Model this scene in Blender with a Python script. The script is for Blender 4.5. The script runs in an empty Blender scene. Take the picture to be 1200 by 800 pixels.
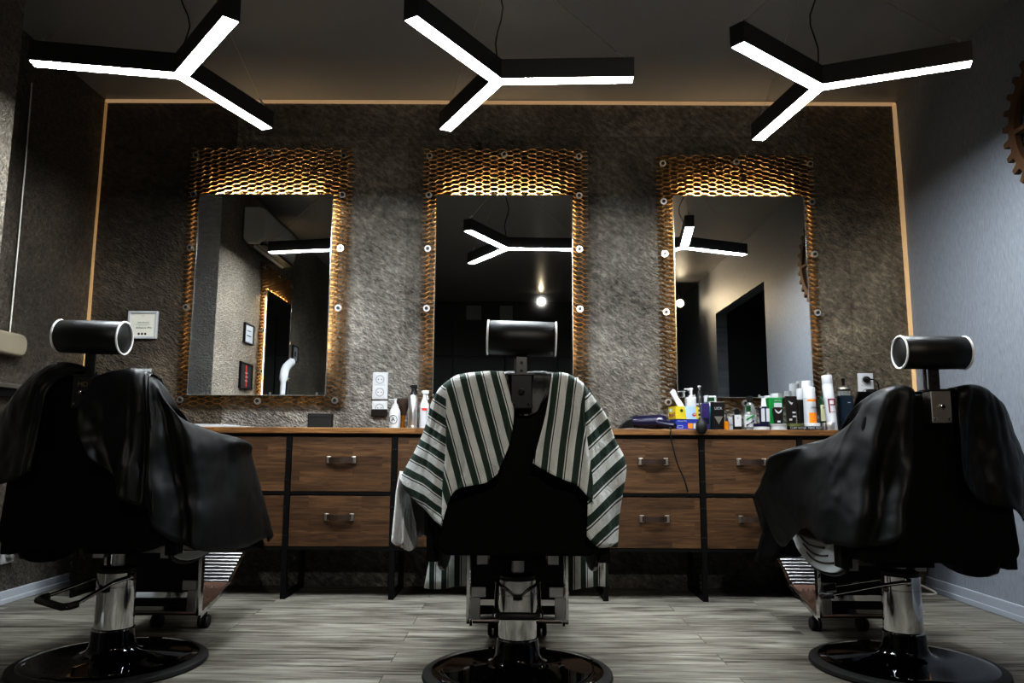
import bpy, bmesh, math, random
from math import sin, cos, pi, radians as R
from mathutils import Vector, Matrix, noise
random.seed(7)
SC = bpy.context.scene
COL = SC.collection

# ---------------------------------------------------------------- camera
F, PITCH, YAW, ROLL = 898.97, .1382, -.0058, .0053
D = 4.2
H = 0.7284
fw = Vector((sin(YAW)*cos(PITCH), cos(YAW)*cos(PITCH), sin(PITCH)))
r0 = Vector((cos(YAW), -sin(YAW), 0)); u0 = r0.cross(fw)
rt = cos(ROLL)*r0 + sin(ROLL)*u0
up = -sin(ROLL)*r0 + cos(ROLL)*u0
CAM = Vector((0, -D, H))
def Py(px, py, y):
    """a point of the room in the vertical plane at depth y, measured off the survey view"""
    d = fw + rt*((px-600)/F) - up*((py-400)/F)
    return CAM + d*((y+D)/d.y)
def Px(px, py, x):
    d = fw + rt*((px-600)/F) - up*((py-400)/F)
    return CAM + d*(x/d.x)
cam = bpy.data.cameras.new('camera'); cam.lens = F/1200*36; cam.sensor_width = 36; cam.sensor_fit = 'HORIZONTAL'
cam.clip_start = .05
co = bpy.data.objects.new('camera', cam); COL.objects.link(co)
m3 = Matrix((rt, up, -fw)).transposed()
co.matrix_world = Matrix.Translation(CAM) @ m3.to_4x4()
SC.camera = co
SC.view_settings.view_transform = 'Standard'
SC.view_settings.look = 'High Contrast'
SC.view_settings.exposure = .2
SC.cycles.use_denoising = True
SC.cycles.max_bounces = 8
SC.cycles.glossy_bounces = 6
SC.cycles.sample_clamp_indirect = 6

# ---------------------------------------------------------------- materials
def newmat(name):
    m = bpy.data.materials.new(name); m.use_nodes = True
    nt = m.node_tree; b = nt.nodes['Principled BSDF']
    return m, nt, b
def N(nt, t, **kw):
    n = nt.nodes.new(t)
    for k, v in kw.items():
        if k.startswith('_'):
            setattr(n, k[1:], v)
        else:
            n.inputs[k.replace('__', ' ')].default_value = v
    return n
def L(nt, a, b): nt.links.new(a, b)
def ramp(nt, src, stops):
    r = nt.nodes.new('ShaderNodeValToRGB')
    e = r.color_ramp.elements
    while len(e) < len(stops): e.new(.5)
    for i, (p, c) in enumerate(stops):
        e[i].position = p; e[i].color = tuple(c)+(1,) if len(c) == 3 else c
    L(nt, src, r.inputs[0]); return r
def coords(nt, scale=(1,1,1), rot=(0,0,0), out='Object'):
    tc = nt.nodes.new('ShaderNodeTexCoord'); mp = nt.nodes.new('ShaderNodeMapping')
    mp.inputs['Scale'].default_value = scale; mp.inputs['Rotation'].default_value = rot
    L(nt, tc.outputs[out], mp.inputs[0]); return mp.outputs[0]
def plain(name, col, rough=.5, metal=0, spec=.5, emit=None, es=0, bump=0, bscale=200, trans=0, coat=0, var=0):
    m, nt, b = newmat(name)
    b.inputs['Base Color'].default_value = (*col, 1)
    b.inputs['Roughness'].default_value = rough
    b.inputs['Metallic'].default_value = metal
    b.inputs['Specular IOR Level'].default_value = spec
    if trans: b.inputs['Transmission Weight'].default_value = trans
    if coat: b.inputs['Coat Weight'].default_value = coat; b.inputs['Coat Roughness'].default_value = .08
    if emit: b.inputs['Emission Color'].default_value = (*emit, 1); b.inputs['Emission Strength'].default_value = es
    v = coords(nt)
    n = N(nt, 'ShaderNodeTexNoise', Scale=bscale, Detail=4); L(nt, v, n.inputs['Vector'])
    if bump:
        bp = N(nt, 'ShaderNodeBump', Strength=bump, Distance=.002); L(nt, n.outputs['Fac'], bp.inputs['Height'])
        L(nt, bp.outputs[0], b.inputs['Normal'])
    if var:
        n2 = N(nt, 'ShaderNodeTexNoise', Scale=6, Detail=3); L(nt, v, n2.inputs['Vector'])
        lo = [c*(1-var) for c in col]; hi = [min(1, c*(1+var)) for c in col]
        rp = ramp(nt, n2.outputs['Fac'], [(.3, lo), (.7, hi)]); L(nt, rp.outputs[0], b.inputs['Base Color'])
    return m

def stone(name, dark, light, ang, x_tones=None):
    """split slate veneer: streaky chipped relief"""
    m, nt, b = newmat(name)
    v = coords(nt, (1, 1, 1), ang)
    wob = N(nt, 'ShaderNodeTexNoise', Scale=3, Detail=2); L(nt, v, wob.inputs['Vector'])
    add = N(nt, 'ShaderNodeVectorMath', _operation='MULTIPLY_ADD')
    add.inputs[1].default_value = (.05, .05, .05); L(nt, wob.outputs['Color'], add.inputs[0]); L(nt, v, add.inputs[2])
    st = N(nt, 'ShaderNodeMapping'); st.inputs['Scale'].default_value = (24, 44, 44); L(nt, add.outputs[0], st.inputs[0])
    n1 = N(nt, 'ShaderNodeTexNoise', Scale=1, Detail=9, Roughness=.68); L(nt, st.outputs[0], n1.inputs['Vector'])
    st2 = N(nt, 'ShaderNodeMapping'); st2.inputs['Scale'].default_value = (60, 95, 95); L(nt, add.outputs[0], st2.inputs[0])
    n3 = N(nt, 'ShaderNodeTexVoronoi', Scale=1); n3.feature = 'F1'; L(nt, st2.outputs[0], n3.inputs['Vector'])
    n2 = N(nt, 'ShaderNodeTexNoise', Scale=1.7, Detail=4, Roughness=.6); L(nt, v, n2.inputs['Vector'])
    mx = N(nt, 'ShaderNodeMath', _operation='ADD'); L(nt, n1.outputs['Fac'], mx.inputs[0])
    ml = N(nt, 'ShaderNodeMath', _operation='MULTIPLY'); ml.inputs[1].default_value = .35; L(nt, n3.outputs['Distance'], ml.inputs[0])
    L(nt, ml.outputs[0], mx.inputs[1])
    c = N(nt, 'ShaderNodeMath', _operation='MULTIPLY_ADD'); c.inputs[1].default_value = .55; L(nt, n1.outputs['Fac'], c.inputs[0])
    c2 = N(nt, 'ShaderNodeMath', _operation='MULTIPLY'); c2.inputs[1].default_value = .45; L(nt, n2.outputs['Fac'], c2.inputs[0]); L(nt, c2.outputs[0], c.inputs[2])
    # veneer sheets of slightly different tone
    br = N(nt, 'ShaderNodeTexBrick', Scale=1.0); br.inputs['Brick Width'].default_value = .62; br.inputs['Row Height'].default_value = 1.25
    br.inputs['Mortar Size'].default_value = .0012; br.inputs['Color1'].default_value = (.78, .78, .78, 1); br.inputs['Color2'].default_value = (1.1, 1.1, 1.1, 1)
    br.inputs['Mortar'].default_value = (.6, .6, .6, 1); br.offset = .4
    tc = N(nt, 'ShaderNodeTexCoord'); sp = N(nt, 'ShaderNodeSeparateXYZ'); cb = N(nt, 'ShaderNodeCombineXYZ')
    L(nt, tc.outputs['Object'], sp.inputs[0]); ax = N(nt, 'ShaderNodeMath', _operation='ADD'); L(nt, sp.outputs['X'], ax.inputs[0]); L(nt, sp.outputs['Y'], ax.inputs[1])
    L(nt, ax.outputs[0], cb.inputs['X']); L(nt, sp.outputs['Z'], cb.inputs['Y']); L(nt, cb.outputs[0], br.inputs['Vector'])
    rp = ramp(nt, c.outputs[0], [(.36, dark), (.52, [a*.6+d*.4 for a, d in zip(dark, light)]), (.66, light)])
    mm = N(nt, 'ShaderNodeMix', _data_type='RGBA', _blend_type='MULTIPLY'); mm.inputs[0].default_value = 1
    L(nt, rp.outputs[0], mm.inputs[6]); L(nt, br.outputs['Color'], mm.inputs[7]); L(nt, mm.outputs[2], b.inputs['Base Color'])
    if x_tones:  # base tone changes in steps along x
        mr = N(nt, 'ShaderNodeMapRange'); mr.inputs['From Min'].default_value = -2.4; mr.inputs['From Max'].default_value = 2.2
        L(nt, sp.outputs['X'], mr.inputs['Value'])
        sr = ramp(nt, mr.outputs[0], x_tones); sr.color_ramp.interpolation = 'CONSTANT'
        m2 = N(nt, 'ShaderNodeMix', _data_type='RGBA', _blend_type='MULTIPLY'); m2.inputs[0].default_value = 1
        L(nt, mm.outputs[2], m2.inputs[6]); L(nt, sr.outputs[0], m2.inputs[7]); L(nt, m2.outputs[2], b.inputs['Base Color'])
    rr = ramp(nt, n1.outputs['Fac'], [(.3, (.50,)*3), (.7, (.28,)*3)]); L(nt, rr.outputs[0], b.inputs['Roughness'])
    b.inputs['Specular IOR Level'].default_value = .8
    bp = N(nt, 'ShaderNodeBump', Strength=1.0, Distance=.030); L(nt, mx.outputs[0], bp.inputs['Height']); L(nt, bp.outputs[0], b.inputs['Normal'])
    return m

def planks(name):
    m, nt, b = newmat(name)
    v = coords(nt)
    br = N(nt, 'ShaderNodeTexBrick', Scale=1); br.inputs['Brick Width'].default_value = 1.15; br.inputs['Row Height'].default_value = .145
    br.inputs['Mortar Size'].default_value = .0014; br.inputs['Color1'].default_value = (.25, .25, .25, 1); br.inputs['Color2'].default_value = (.75, .75, .75, 1)
    br.inputs['Mortar'].default_value = (0, 0, 0, 1); br.offset = .37; br.inputs['Bias'].default_value = 0
    L(nt, v, br.inputs['Vector'])
    # per plank shift of the grain
    sh = N(nt, 'ShaderNodeVectorMath', _operation='MULTIPLY_ADD'); sh.inputs[1].default_value = (7, 3, 0)
    L(nt, br.outputs['Color'], sh.inputs[0]); L(nt, v, sh.inputs[2])
    mp = N(nt, 'ShaderNodeMapping'); mp.inputs['Scale'].default_value = (2.2, 30, 1); L(nt, sh.outputs[0], mp.inputs[0])
    g = N(nt, 'ShaderNodeTexNoise', Scale=1.4, Detail=6, Roughness=.65, Distortion=.7); L(nt, mp.outputs[0], g.inputs['Vector'])
    mp2 = N(nt, 'ShaderNodeMapping'); mp2.inputs['Scale'].default_value = (.9, 5, 1); L(nt, sh.outputs[0], mp2.inputs[0])
    g2 = N(nt, 'ShaderNodeTexNoise', Scale=2.2, Detail=4, Distortion=1.2); L(nt, mp2.outputs[0], g2.inputs['Vector'])
    a = N(nt, 'ShaderNodeMath', _operation='MULTIPLY_ADD'); a.inputs[1].default_value = .62; L(nt, g.outputs['Fac'], a.inputs[0])
    a2 = N(nt, 'ShaderNodeMath', _operation='MULTIPLY'); a2.inputs[1].default_value = .38; L(nt, g2.outputs['Fac'], a2.inputs[0]); L(nt, a2.outputs[0], a.inputs[2])
    rp = ramp(nt, a.outputs[0], [(.35, (.026, .022, .018)), (.43, (.11, .101, .086)), (.53, (.215, .204, .180)), (.67, (.34, .328, .298))])
    tone = ramp(nt, br.outputs['Color'], [(0, (.25,)*3), (.02, (.72, .71, .69)), (.75, (1.08, 1.07, 1.05))])
    mm = N(nt, 'ShaderNodeMix', _data_type='RGBA', _blend_type='MULTIPLY'); mm.inputs[0].default_value = 1
    L(nt, rp.outputs[0], mm.inputs[6]); L(nt, tone.outputs[0], mm.inputs[7]); L(nt, mm.outputs[2], b.inputs['Base Color'])
    b.inputs['Roughness'].default_value = .5
    b.inputs['Specular IOR Level'].default_value = .35
    bp = N(nt, 'ShaderNodeBump', Strength=.25, Distance=.004); L(nt, a.outputs[0], bp.inputs['Height']); L(nt, bp.outputs[0], b.inputs['Normal'])
    return m

def wood(name, dark, mid, light, bw=.34, rh=.05, contrast=.5, rough=.5, edge=False):
    """stained finger-jointed pine board, grain along x"""
    m, nt, b = newmat(name)
    tc = N(nt, 'ShaderNodeTexCoord'); sp = N(nt, 'ShaderNodeSeparateXYZ'); cb = N(nt, 'ShaderNodeCombineXYZ')
    oi = N(nt, 'ShaderNodeObjectInfo'); ro = N(nt, 'ShaderNodeMath', _operation='MULTIPLY'); ro.inputs[1].default_value = 9; L(nt, oi.outputs['Random'], ro.inputs[0])
    L(nt, tc.outputs['Object'], sp.inputs[0]); ax = N(nt, 'ShaderNodeMath', _operation='ADD'); L(nt, sp.outputs['X'], ax.inputs[0]); L(nt, ro.outputs[0], ax.inputs[1])
    L(nt, ax.outputs[0], cb.inputs['X']); L(nt, sp.outputs['Z'], cb.inputs['Y']); L(nt, sp.outputs['Y'], cb.inputs['Z'])
    br = N(nt, 'ShaderNodeTexBrick', Scale=1); br.inputs['Brick Width'].default_value = bw; br.inputs['Row Height'].default_value = rh
    br.inputs['Mortar Size'].default_value = .0; br.inputs['Color1'].default_value = (.2,)*3+(1,); br.inputs['Color2'].default_value = (.8,)*3+(1,); br.offset = .43
    L(nt, cb.outputs[0], br.inputs['Vector'])
    sh = N(nt, 'ShaderNodeVectorMath', _operation='MULTIPLY_ADD'); sh.inputs[1].default_value = (5, 2, 0); L(nt, br.outputs['Color'], sh.inputs[0]); L(nt, cb.outputs[0], sh.inputs[2])
    mp = N(nt, 'ShaderNodeMapping'); mp.inputs['Scale'].default_value = (3, 45, 6); L(nt, sh.outputs[0], mp.inputs[0])
    g = N(nt, 'ShaderNodeTexNoise', Scale=1.3, Detail=5, Roughness=.6, Distortion=1.4); L(nt, mp.outputs[0], g.inputs['Vector'])
    a = N(nt, 'ShaderNodeMath', _operation='MULTIPLY_ADD'); a.inputs[1].default_value = contrast; L(nt, br.outputs['Color'], a.inputs[0])
    a2 = N(nt, 'ShaderNodeMath', _operation='MULTIPLY'); a2.inputs[1].default_value = 1-contrast; L(nt, g.outputs['Fac'], a2.inputs[0]); L(nt, a2.outputs[0], a.inputs[2])
    rp = ramp(nt, a.outputs[0], [(.28, dark), (.5, mid), (.72, light)]); L(nt, rp.outputs[0], b.inputs['Base Color'])
    b.inputs['Roughness'].default_value = rough
    bp = N(nt, 'ShaderNodeBump', Strength=.3, Distance=.003); L(nt, g.outputs['Fac'], bp.inputs['Height']); L(nt, bp.outputs[0], b.inputs['Normal'])
    return m

def wallpaper(name, col):
    m, nt, b = newmat(name)
    v = coords(nt, (1, 240, 26))
    n = N(nt, 'ShaderNodeTexNoise', Scale=1, Detail=3, Roughness=.6); L(nt, v, n.inputs['Vector'])
    rp = ramp(nt, n.outputs['Fac'], [(.3, [c*.78 for c in col]), (.7, [c*1.18 for c in col])]); L(nt, rp.outputs[0], b.inputs['Base Color'])
    b.inputs['Roughness'].default_value = .55
    bp = N(nt, 'ShaderNodeBump', Strength=.35, Distance=.003); L(nt, n.outputs['Fac'], bp.inputs['Height']); L(nt, bp.outputs[0], b.inputs['Normal'])
    return m

def striped(name):
    """UV.x counts stripe repeats: wide light band, wide green band, thin light, thin dark"""
    m, nt, b = newmat(name)
    tc = N(nt, 'ShaderNodeTexCoord'); sp = N(nt, 'ShaderNodeSeparateXYZ'); L(nt, tc.outputs['UV'], sp.inputs[0])
    fr = N(nt, 'ShaderNodeMath', _operation='FRACT'); L(nt, sp.outputs['X'], fr.inputs[0])
    rp = ramp(nt, fr.outputs[0], [(0, (.030, .055, .042)), (.41, (.66, .68, .67)), (.485, (.022, .035, .030)), (.55, (.66, .68, .67)), (.63, (.64, .66, .65))])
    rp.color_ramp.interpolation = 'CONSTANT'
    v = coords(nt); n = N(nt, 'ShaderNodeTexNoise', Scale=9, Detail=5, Roughness=.6, Distortion=.6); L(nt, v, n.inputs['Vector'])
    n2 = ramp(nt, n.outputs['Fac'], [(.3, (.82,)*3), (.7, (1.05,)*3)])
    mm = N(nt, 'ShaderNodeMix', _data_type='RGBA', _blend_type='MULTIPLY'); mm.inputs[0].default_value = 1
    L(nt, rp.outputs[0], mm.inputs[6]); L(nt, n2.outputs[0], mm.inputs[7]); L(nt, mm.outputs[2], b.inputs['Base Color'])
    b.inputs['Roughness'].default_value = .75
    bp = N(nt, 'ShaderNodeBump', Strength=.9, Distance=.02); L(nt, n.outputs['Fac'], bp.inputs['Height']); L(nt, bp.outputs[0], b.inputs['Normal'])
    return m

def nylon(name):
    m, nt, b = newmat(name)
    v = coords(nt)
    n = N(nt, 'ShaderNodeTexNoise', Scale=7, Detail=2, Roughness=.45, Distortion=.3); L(nt, v, n.inputs['Vector'])
    b.inputs['Base Color'].default_value = (.0065, .0065, .007, 1)
    b.inputs['Roughness'].default_value = .48
    b.inputs['Specular IOR Level'].default_value = .32
    bp = N(nt, 'ShaderNodeBump', Strength=.55, Distance=.03); L(nt, n.outputs['Fac'], bp.inputs['Height']); L(nt, bp.outputs[0], b.inputs['Normal'])
    return m

M = {}
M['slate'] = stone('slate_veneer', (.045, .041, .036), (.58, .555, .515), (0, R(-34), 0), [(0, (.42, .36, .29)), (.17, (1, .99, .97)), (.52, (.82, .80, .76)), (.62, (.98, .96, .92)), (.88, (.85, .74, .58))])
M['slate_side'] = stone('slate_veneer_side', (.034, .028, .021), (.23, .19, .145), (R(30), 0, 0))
M['slate_block'] = stone('slate_veneer_block', (.13, .112, .09), (.58, .51, .42), (R(-60), 0, 0))
M['floor'] = planks('grey_plank_floor')
M['drawer'] = wood('stained_drawer_wood', (.022, .0105, .0045), (.068, .035, .0155), (.14, .077, .036), bw=.26, rh=.062, contrast=.22)
M['top'] = wood('worktop_wood', (.050, .022, .007), (.15, .072, .024), (.33, .175, .065), bw=.5, rh=.2, contrast=.25)
M['wallr'] = wallpaper('blue_grey_wallpaper', (.225, .24, .27))
M['ceil'] = plain('satin_dark_ceiling', (.27, .258, .248), .36, spec=.5)
M['dark_wall'] = plain('dark_cabinet_front', (.035, .035, .038), .4)
M['niche'] = plain('dark_niche_paint', (.020, .021, .024), .5)
M['base'] = plain('grey_painted_skirting', (.30, .32, .36), .4)
M['base_left'] = plain('light_skirting', (.40, .42, .45), .35)
M['trim'] = plain('led_lit_trim', (.55, .38, .20), .6, emit=(1, .70, .42), es=.20, bump=.3, bscale=60)  # low emission stands in for light from LEDs hidden behind the panel edge
M['trim_dim'] = plain('led_lit_trim_dim', (.55, .38, .20), .6, emit=(1, .60, .28), es=.13, bump=.3, bscale=60)  # same put-in LED glow, weaker
M['led'] = plain('warm_led', (1, .8, .5), .5, emit=(1, .78, .48), es=80)
M['led_side'] = plain('warm_led_side', (1, .8, .5), .5, emit=(1, .78, .50), es=10)
M['gold'] = plain('copper_gold_metal', (.50, .345, .18), .36, 1, var=.2)
M['gold_flat'] = plain('copper_gold_panel', (.42, .21, .07), .5, .7)
M['mirror'] = plain('silvered_glass', (.93, .94, .94), .012, 1)
M['mirror_edge'] = plain('mirror_edge', (.62, .64, .62), .15, .8)
M['chrome'] = plain('chrome', (.58, .58, .58), .07, 1)
M['steel'] = plain('brushed_steel', (.55, .55, .55), .3, 1)
M['dsteel'] = plain('dark_steel', (.10, .10, .10), .35, 1)
M['black_gloss'] = plain('black_chrome', (.060, .060, .062), .045, 1)
M['rubber'] = plain('black_rubber', (.013, .013, .013), .55)
M['leather'] = plain('black_leather', (.006, .006, .006), .46, bump=.25, bscale=260)
M['vinyl'] = plain('black_backrest_vinyl', (.0035, .0035, .0035), .62, spec=.15)
M['piping'] = plain('white_piping', (.80, .80, .80), .4)
M['blackm'] = plain('black_powder_coat', (.005, .005, .005), .55, spec=.2)
M['gunmetal'] = plain('dark_painted_bracket', (.022, .022, .023), .35)
M['lamp'] = plain('black_aluminium_housing', (.028, .028, .031), .42)
M['diff'] = plain('white_led_diffuser', (1, 1, 1), .5, emit=(.90, .96, 1), es=130)
M['white'] = plain('white_plastic', (.50, .51, .53), .35)
M['whitep'] = plain('white_panel', (.46, .48, .49), .32)
M['grey'] = plain('grey_plastic', (.30, .30, .30), .4)
M['beige'] = plain('beige_plastic', (.23, .20, .145), .55)
M['ac'] = plain('aircon_plastic', (.46, .45, .41), .4)
M['ribbed'] = plain('ribbed_aluminium', (.30, .30, .30), .28, 1)
M['brown'] = plain('ribbed_brown_rubber', (.085, .045, .030), .5)
M['strap'] = plain('dark_leather_strap', (.035, .020, .014), .5, bump=.3)
M['pewter'] = plain('pewter', (.42, .40, .37), .38, 1)
M['cape'] = nylon('black_nylon_cape')
M['stripe'] = striped('striped_barber_cape')
M['towel'] = plain('white_terry', (.90, .91, .92), .9, bump=.8, bscale=320)
M['towelg'] = plain('grey_terry', (.52, .53, .52), .9, bump=.8, bscale=320)
M['film'] = plain('clear_film', (.30, .30, .30), .25)
M['rust'] = plain('rusty_gear_metal', (.105, .055, .026), .6, .3, var=.4, bump=.5, bscale=40)
M['paper'] = plain('certificate_paper', (.72, .70, .62), .6)
M['ink'] = plain('black_ink', (.02, .02, .02), .6)
M['wire'] = plain('steel_wire', (.55, .48, .36), .35, 1)
M['navy'] = plain('navy_gloss', (.012, .011, .036), .25)
M['purple'] = plain('purple_pack', (.030, .016, .10), .4)
M['blue'] = plain('blue_card', (.025, .045, .28), .45)
M['blued'] = plain('dark_blue_card', (.02, .035, .22), .45)
M['yellow'] = plain('yellow_card', (.52, .42, .03), .5)
M['yellowd'] = plain('yellow_card_side', (.46, .34, .03), .5)
M['sky'] = plain('pale_blue_print', (.34, .47, .62), .5)
M['red'] = plain('red_print', (.55, .04, .03), .5)
M['orange'] = plain('orange_print', (.80, .24, .02), .45)
M['green'] = plain('green_bottle', (.015, .20, .05), .3)
M['dgreen'] = plain('dark_green', (.012, .06, .025), .3)
M['olive'] = plain('olive_lid', (.10, .11, .04), .4)
M['black'] = plain('black_plastic', (.010, .010, .011), .3)
M['dbrown'] = plain('dark_brown_tube', (.013, .010, .009), .35)
M['glass'] = plain('clear_bottle_glass', (.80, .85, .85), .06, trans=.85)
M['amber'] = plain('amber_glass', (.65, .27, .02), .12, trans=.4)
M['dblue'] = plain('dark_teal_liquid_bottle', (.012, .022, .035), .2)
M['pale'] = plain('pale_label', (.62, .60, .40), .5)
M['label'] = plain('white_label', (.42, .43, .45), .5)
M['maroon'] = plain('maroon_print', (.22, .03, .05), .5)
M['silver'] = plain('silver_metal', (.72, .72, .73), .28, 1)
M['tissue'] = plain('tissue_paper', (.55, .55, .57), .8)
M['brist'] = plain('brown_bristles', (.055, .034, .024), .8, bump=1, bscale=500)
M['cable'] = plain('white_cable', (.68, .66, .60), .5)
M['spot'] = plain('spot_bulb', (1, .9, .7), .5, emit=(1, .84, .60), es=60)
M['vent'] = plain('pale_grey_square', (.22, .23, .22), .6)
M['teal'] = plain('teal_print', (.05, .22, .26), .4)

# ---------------------------------------------------------------- geometry helpers
class MB:
    def __init__(s): s.v = []; s.f = []; s.uv = None
    def add(s, vs, fs):
        o = len(s.v); s.v += [Vector(v) for v in vs]; s.f += [tuple(i+o for i in f) for f in fs]; return s
    def box(s, c, d, rot=None):
        x, y, z = d[0]/2, d[1]/2, d[2]/2
        vs = [Vector(p) for p in ((-x,-y,-z),(x,-y,-z),(x,y,-z),(-x,y,-z),(-x,-y,z),(x,-y,z),(x,y,z),(-x,y,z))]
        if rot is not None: vs = [rot @ v for v in vs]
        return s.add([v+Vector(c) for v in vs], [(0,3,2,1),(4,5,6,7),(0,1,5,4),(1,2,6,5),(2,3,7,6),(3,0,4,7)])
    def span(s, a, b): return s.box([(i+j)/2 for i, j in zip(a, b)], [abs(j-i) for i, j in zip(a, b)])
    def bar(s, a, b, w, h):
        """rectangular bar between two points, h measured towards +z"""
        a, b = Vector(a), Vector(b); d = (b-a); n = d.normalized()
        u = Vector((0, 0, 1)) if abs(n.z) < .95 else Vector((0, 1, 0))
        side = n.cross(u).normalized(); u = side.cross(n).normalized()
        vs = [p + side*w/2*i + u*h/2*j for p in (a, b) for i, j in ((-1,-1),(1,-1),(1,1),(-1,1))]
        return s.add(vs, [(0,3,2,1),(4,5,6,7),(0,1,5,4),(1,2,6,5),(2,3,7,6),(3,0,4,7)])
    def tube(s, pts, r, n=10, cap=True, closed=False):
        pts = [Vector(p) for p in pts]; k = len(pts); o = len(s.v); prev = None
        for i, p in enumerate(pts):
            t = (pts[(i+1) % k]-pts[i-1]) if (closed or 0 < i < k-1) else (pts[min(i+1, k-1)]-pts[max(i-1, 0)])
            t = t.normalized()
            if prev is None:
                a = Vector((0, 0, 1)) if abs(t.z) < .9 else Vector((1, 0, 0))
                u = t.cross(a).normalized()
            else:
                u = (prev - t*prev.dot(t)).normalized()
            prev = u; w = t.cross(u)
            rr = r[i] if isinstance(r, (list, tuple)) else r
            s.v += [p + u*cos(2*pi*j/n)*rr + w*sin(2*pi*j/n)*rr for j in range(n)]
        last = k if closed else k-1
        for i in range(last):
            a = o+i*n; b = o+((i+1) % k)*n
            s.f += [(a+j, a+(j+1) % n, b+(j+1) % n, b+j) for j in range(n)]
        if cap and not closed:
            s.f.append(tuple(o+j for j in reversed(range(n)))); s.f.append(tuple(o+(k-1)*n+j for j in range(n)))
        return s
    def lathe(s, prof, c=(0,0,0), n=32, axis='z', sx=1, sy=1):
        o = len(s.v); c = Vector(c)
        for r, h in prof:
            for j in range(n):
                a = 2*pi*j/n; p = (r*cos(a)*sx, r*sin(a)*sy, h)
                if axis == 'x': p = (p[2], p[0], p[1])
                elif axis == 'y': p = (p[0], p[2], p[1])
                s.v.append(c+Vector(p))
        for i in range(len(prof)-1):
            a = o+i*n; b = a+n
            s.f += [(a+j, a+(j+1) % n, b+(j+1) % n, b+j) for j in range(n)]
        s.f.append(tuple(o+j for j in reversed(range(n)))); s.f.append(tuple(o+(len(prof)-1)*n+j for j in range(n)))
        return s
    def prism(s, poly, fn, t0, t1):
        """poly of (a,b) extruded from t0 to t1; fn(a,b,t) gives the point"""
        n = len(poly)
        vs = [fn(a, b, t0) for a, b in poly]+[fn(a, b, t1) for a, b in poly]
        return s.add(vs, [tuple(reversed(range(n))), tuple(range(n, 2*n))]+[(i, (i+1) % n, n+(i+1) % n, n+i) for i in range(n)])
    def quad(s, a, b, c, d): return s.add([a, b, c, d], [(0,1,2,3)])
    def build(s, name, mat, parent=None, smooth=False, bevel=0, segs=2, loc=None, sub=0, angle=40):
        me = bpy.data.meshes.new(name); me.from_pydata([tuple(v) for v in s.v], [], s.f)
        bm = bmesh.new(); bm.from_mesh(me); bmesh.ops.recalc_face_normals(bm, faces=bm.faces); bm.to_mesh(me); bm.free()
        if s.uv:
            ul = me.uv_layers.new(name='UVMap')
            for lp in me.loops: ul.data[lp.index].uv = s.uv[lp.vertex_index]
        me.materials.append(M[mat] if isinstance(mat, str) else mat)
        o = bpy.data.objects.new(name, me); COL.objects.link(o)
        if loc is not None: o.location = loc
        if parent is not None: o.parent = parent
        if smooth:
            for p in me.polygons: p.use_smooth = True
        if bevel:
            b = o.modifiers.new('bevel', 'BEVEL'); b.width = bevel; b.segments = segs; b.limit_method = 'ANGLE'; b.angle_limit = R(35)
        if sub:
            b = o.modifiers.new('sub', 'SUBSURF'); b.levels = sub; b.render_levels = sub
        if smooth and not sub:
            try:
                me.set_sharp_from_angle(angle=R(angle))
            except Exception: pass
        return o
def thing(name, label, cat, loc=(0,0,0), rz=0, group=None):
    o = bpy.data.objects.new(name, None); o.empty_display_size = .1; COL.objects.link(o)
    o.location = loc; o.rotation_euler.z = rz; tag(o, label, cat, group); return o
def tag(o, label, cat, group=None):
    o['label'] = label; o['category'] = cat
    if group: o['group'] = group
    return o
def struct(o): o['kind'] = 'structure'; return o
def text(body, size, mat, parent, loc, rot=(pi/2, 0, 0), name='lettering', align='CENTER', shear=0, ext=.0004, sx=1):
    c = bpy.data.curves.new(name, 'FONT'); c.body = body; c.size = size; c.align_x = align; c.align_y = 'CENTER'; c.extrude = ext; c.shear = shear
    c.resolution_u = 3
    c.materials.append(M[mat])
    tmp = bpy.data.objects.new(name+'_curve', c); COL.objects.link(tmp)
    me = bpy.data.meshes.new_from_object(tmp.evaluated_get(bpy.context.evaluated_depsgraph_get()))
    bpy.data.objects.remove(tmp)
    o = bpy.data.objects.new(name, me); COL.objects.link(o)
    o.location = loc; o.rotation_euler = rot; o.scale.x = sx
    if parent is not None: o.parent = parent
    return o
def rrect(w, h, r, n=5, r2=None):
    """rounded rectangle outline centred on 0; r2 = radius of the lower corners"""
    out = []
    for (cx, cy, a0, rr) in ((w/2, h/2, 0, r), (-w/2, h/2, 90, r), (-w/2, -h/2, 180, r2 or r), (w/2, -h/2, 270, r2 or r)):
        cx -= math.copysign(rr, cx); cy -= math.copysign(rr, cy)
        out += [(cx+rr*cos(R(a0+90*i/n)), cy+rr*sin(R(a0+90*i/n))) for i in range(n+1)]
    return out
XZ = lambda a, b, t: (a, t, b)
YZ = lambda a, b, t: (t, a, b)

# ---------------------------------------------------------------- room shell
XL, XR, CH = -2.384, 2.183, 2.713
XB, YB = -2.10, -1.17            # the block that narrows the room on the left
YF = -6.2
struct(MB().span((XL-.1, YF-.1, -.06), (3.2, .12, 0)).build('floor', 'floor'))
struct(MB().span((XL-.1, YF-.1, CH), (3.2, .12, CH+.06)).build('ceiling', 'ceil'))
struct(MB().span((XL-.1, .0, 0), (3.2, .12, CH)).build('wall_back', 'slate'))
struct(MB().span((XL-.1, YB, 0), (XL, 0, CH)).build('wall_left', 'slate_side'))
struct(MB().span((XL-.1, YF, 0), (XB, YB, CH)).build('wall_left_block', 'slate_block'))
M['lit_return'] = stone('painted_lit_return', (.55, .57, .59), (.88, .89, .90), (0, 0, 0))  # end face made paler in its colour, standing in for light on it
struct(MB().span((XL, YB-.01, 0), (XB-.001, YB+.001, CH)).build('wall_left_return', 'lit_return'))
oy0, oy1, oz = -2.55, -4.2, 2.2
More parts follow.
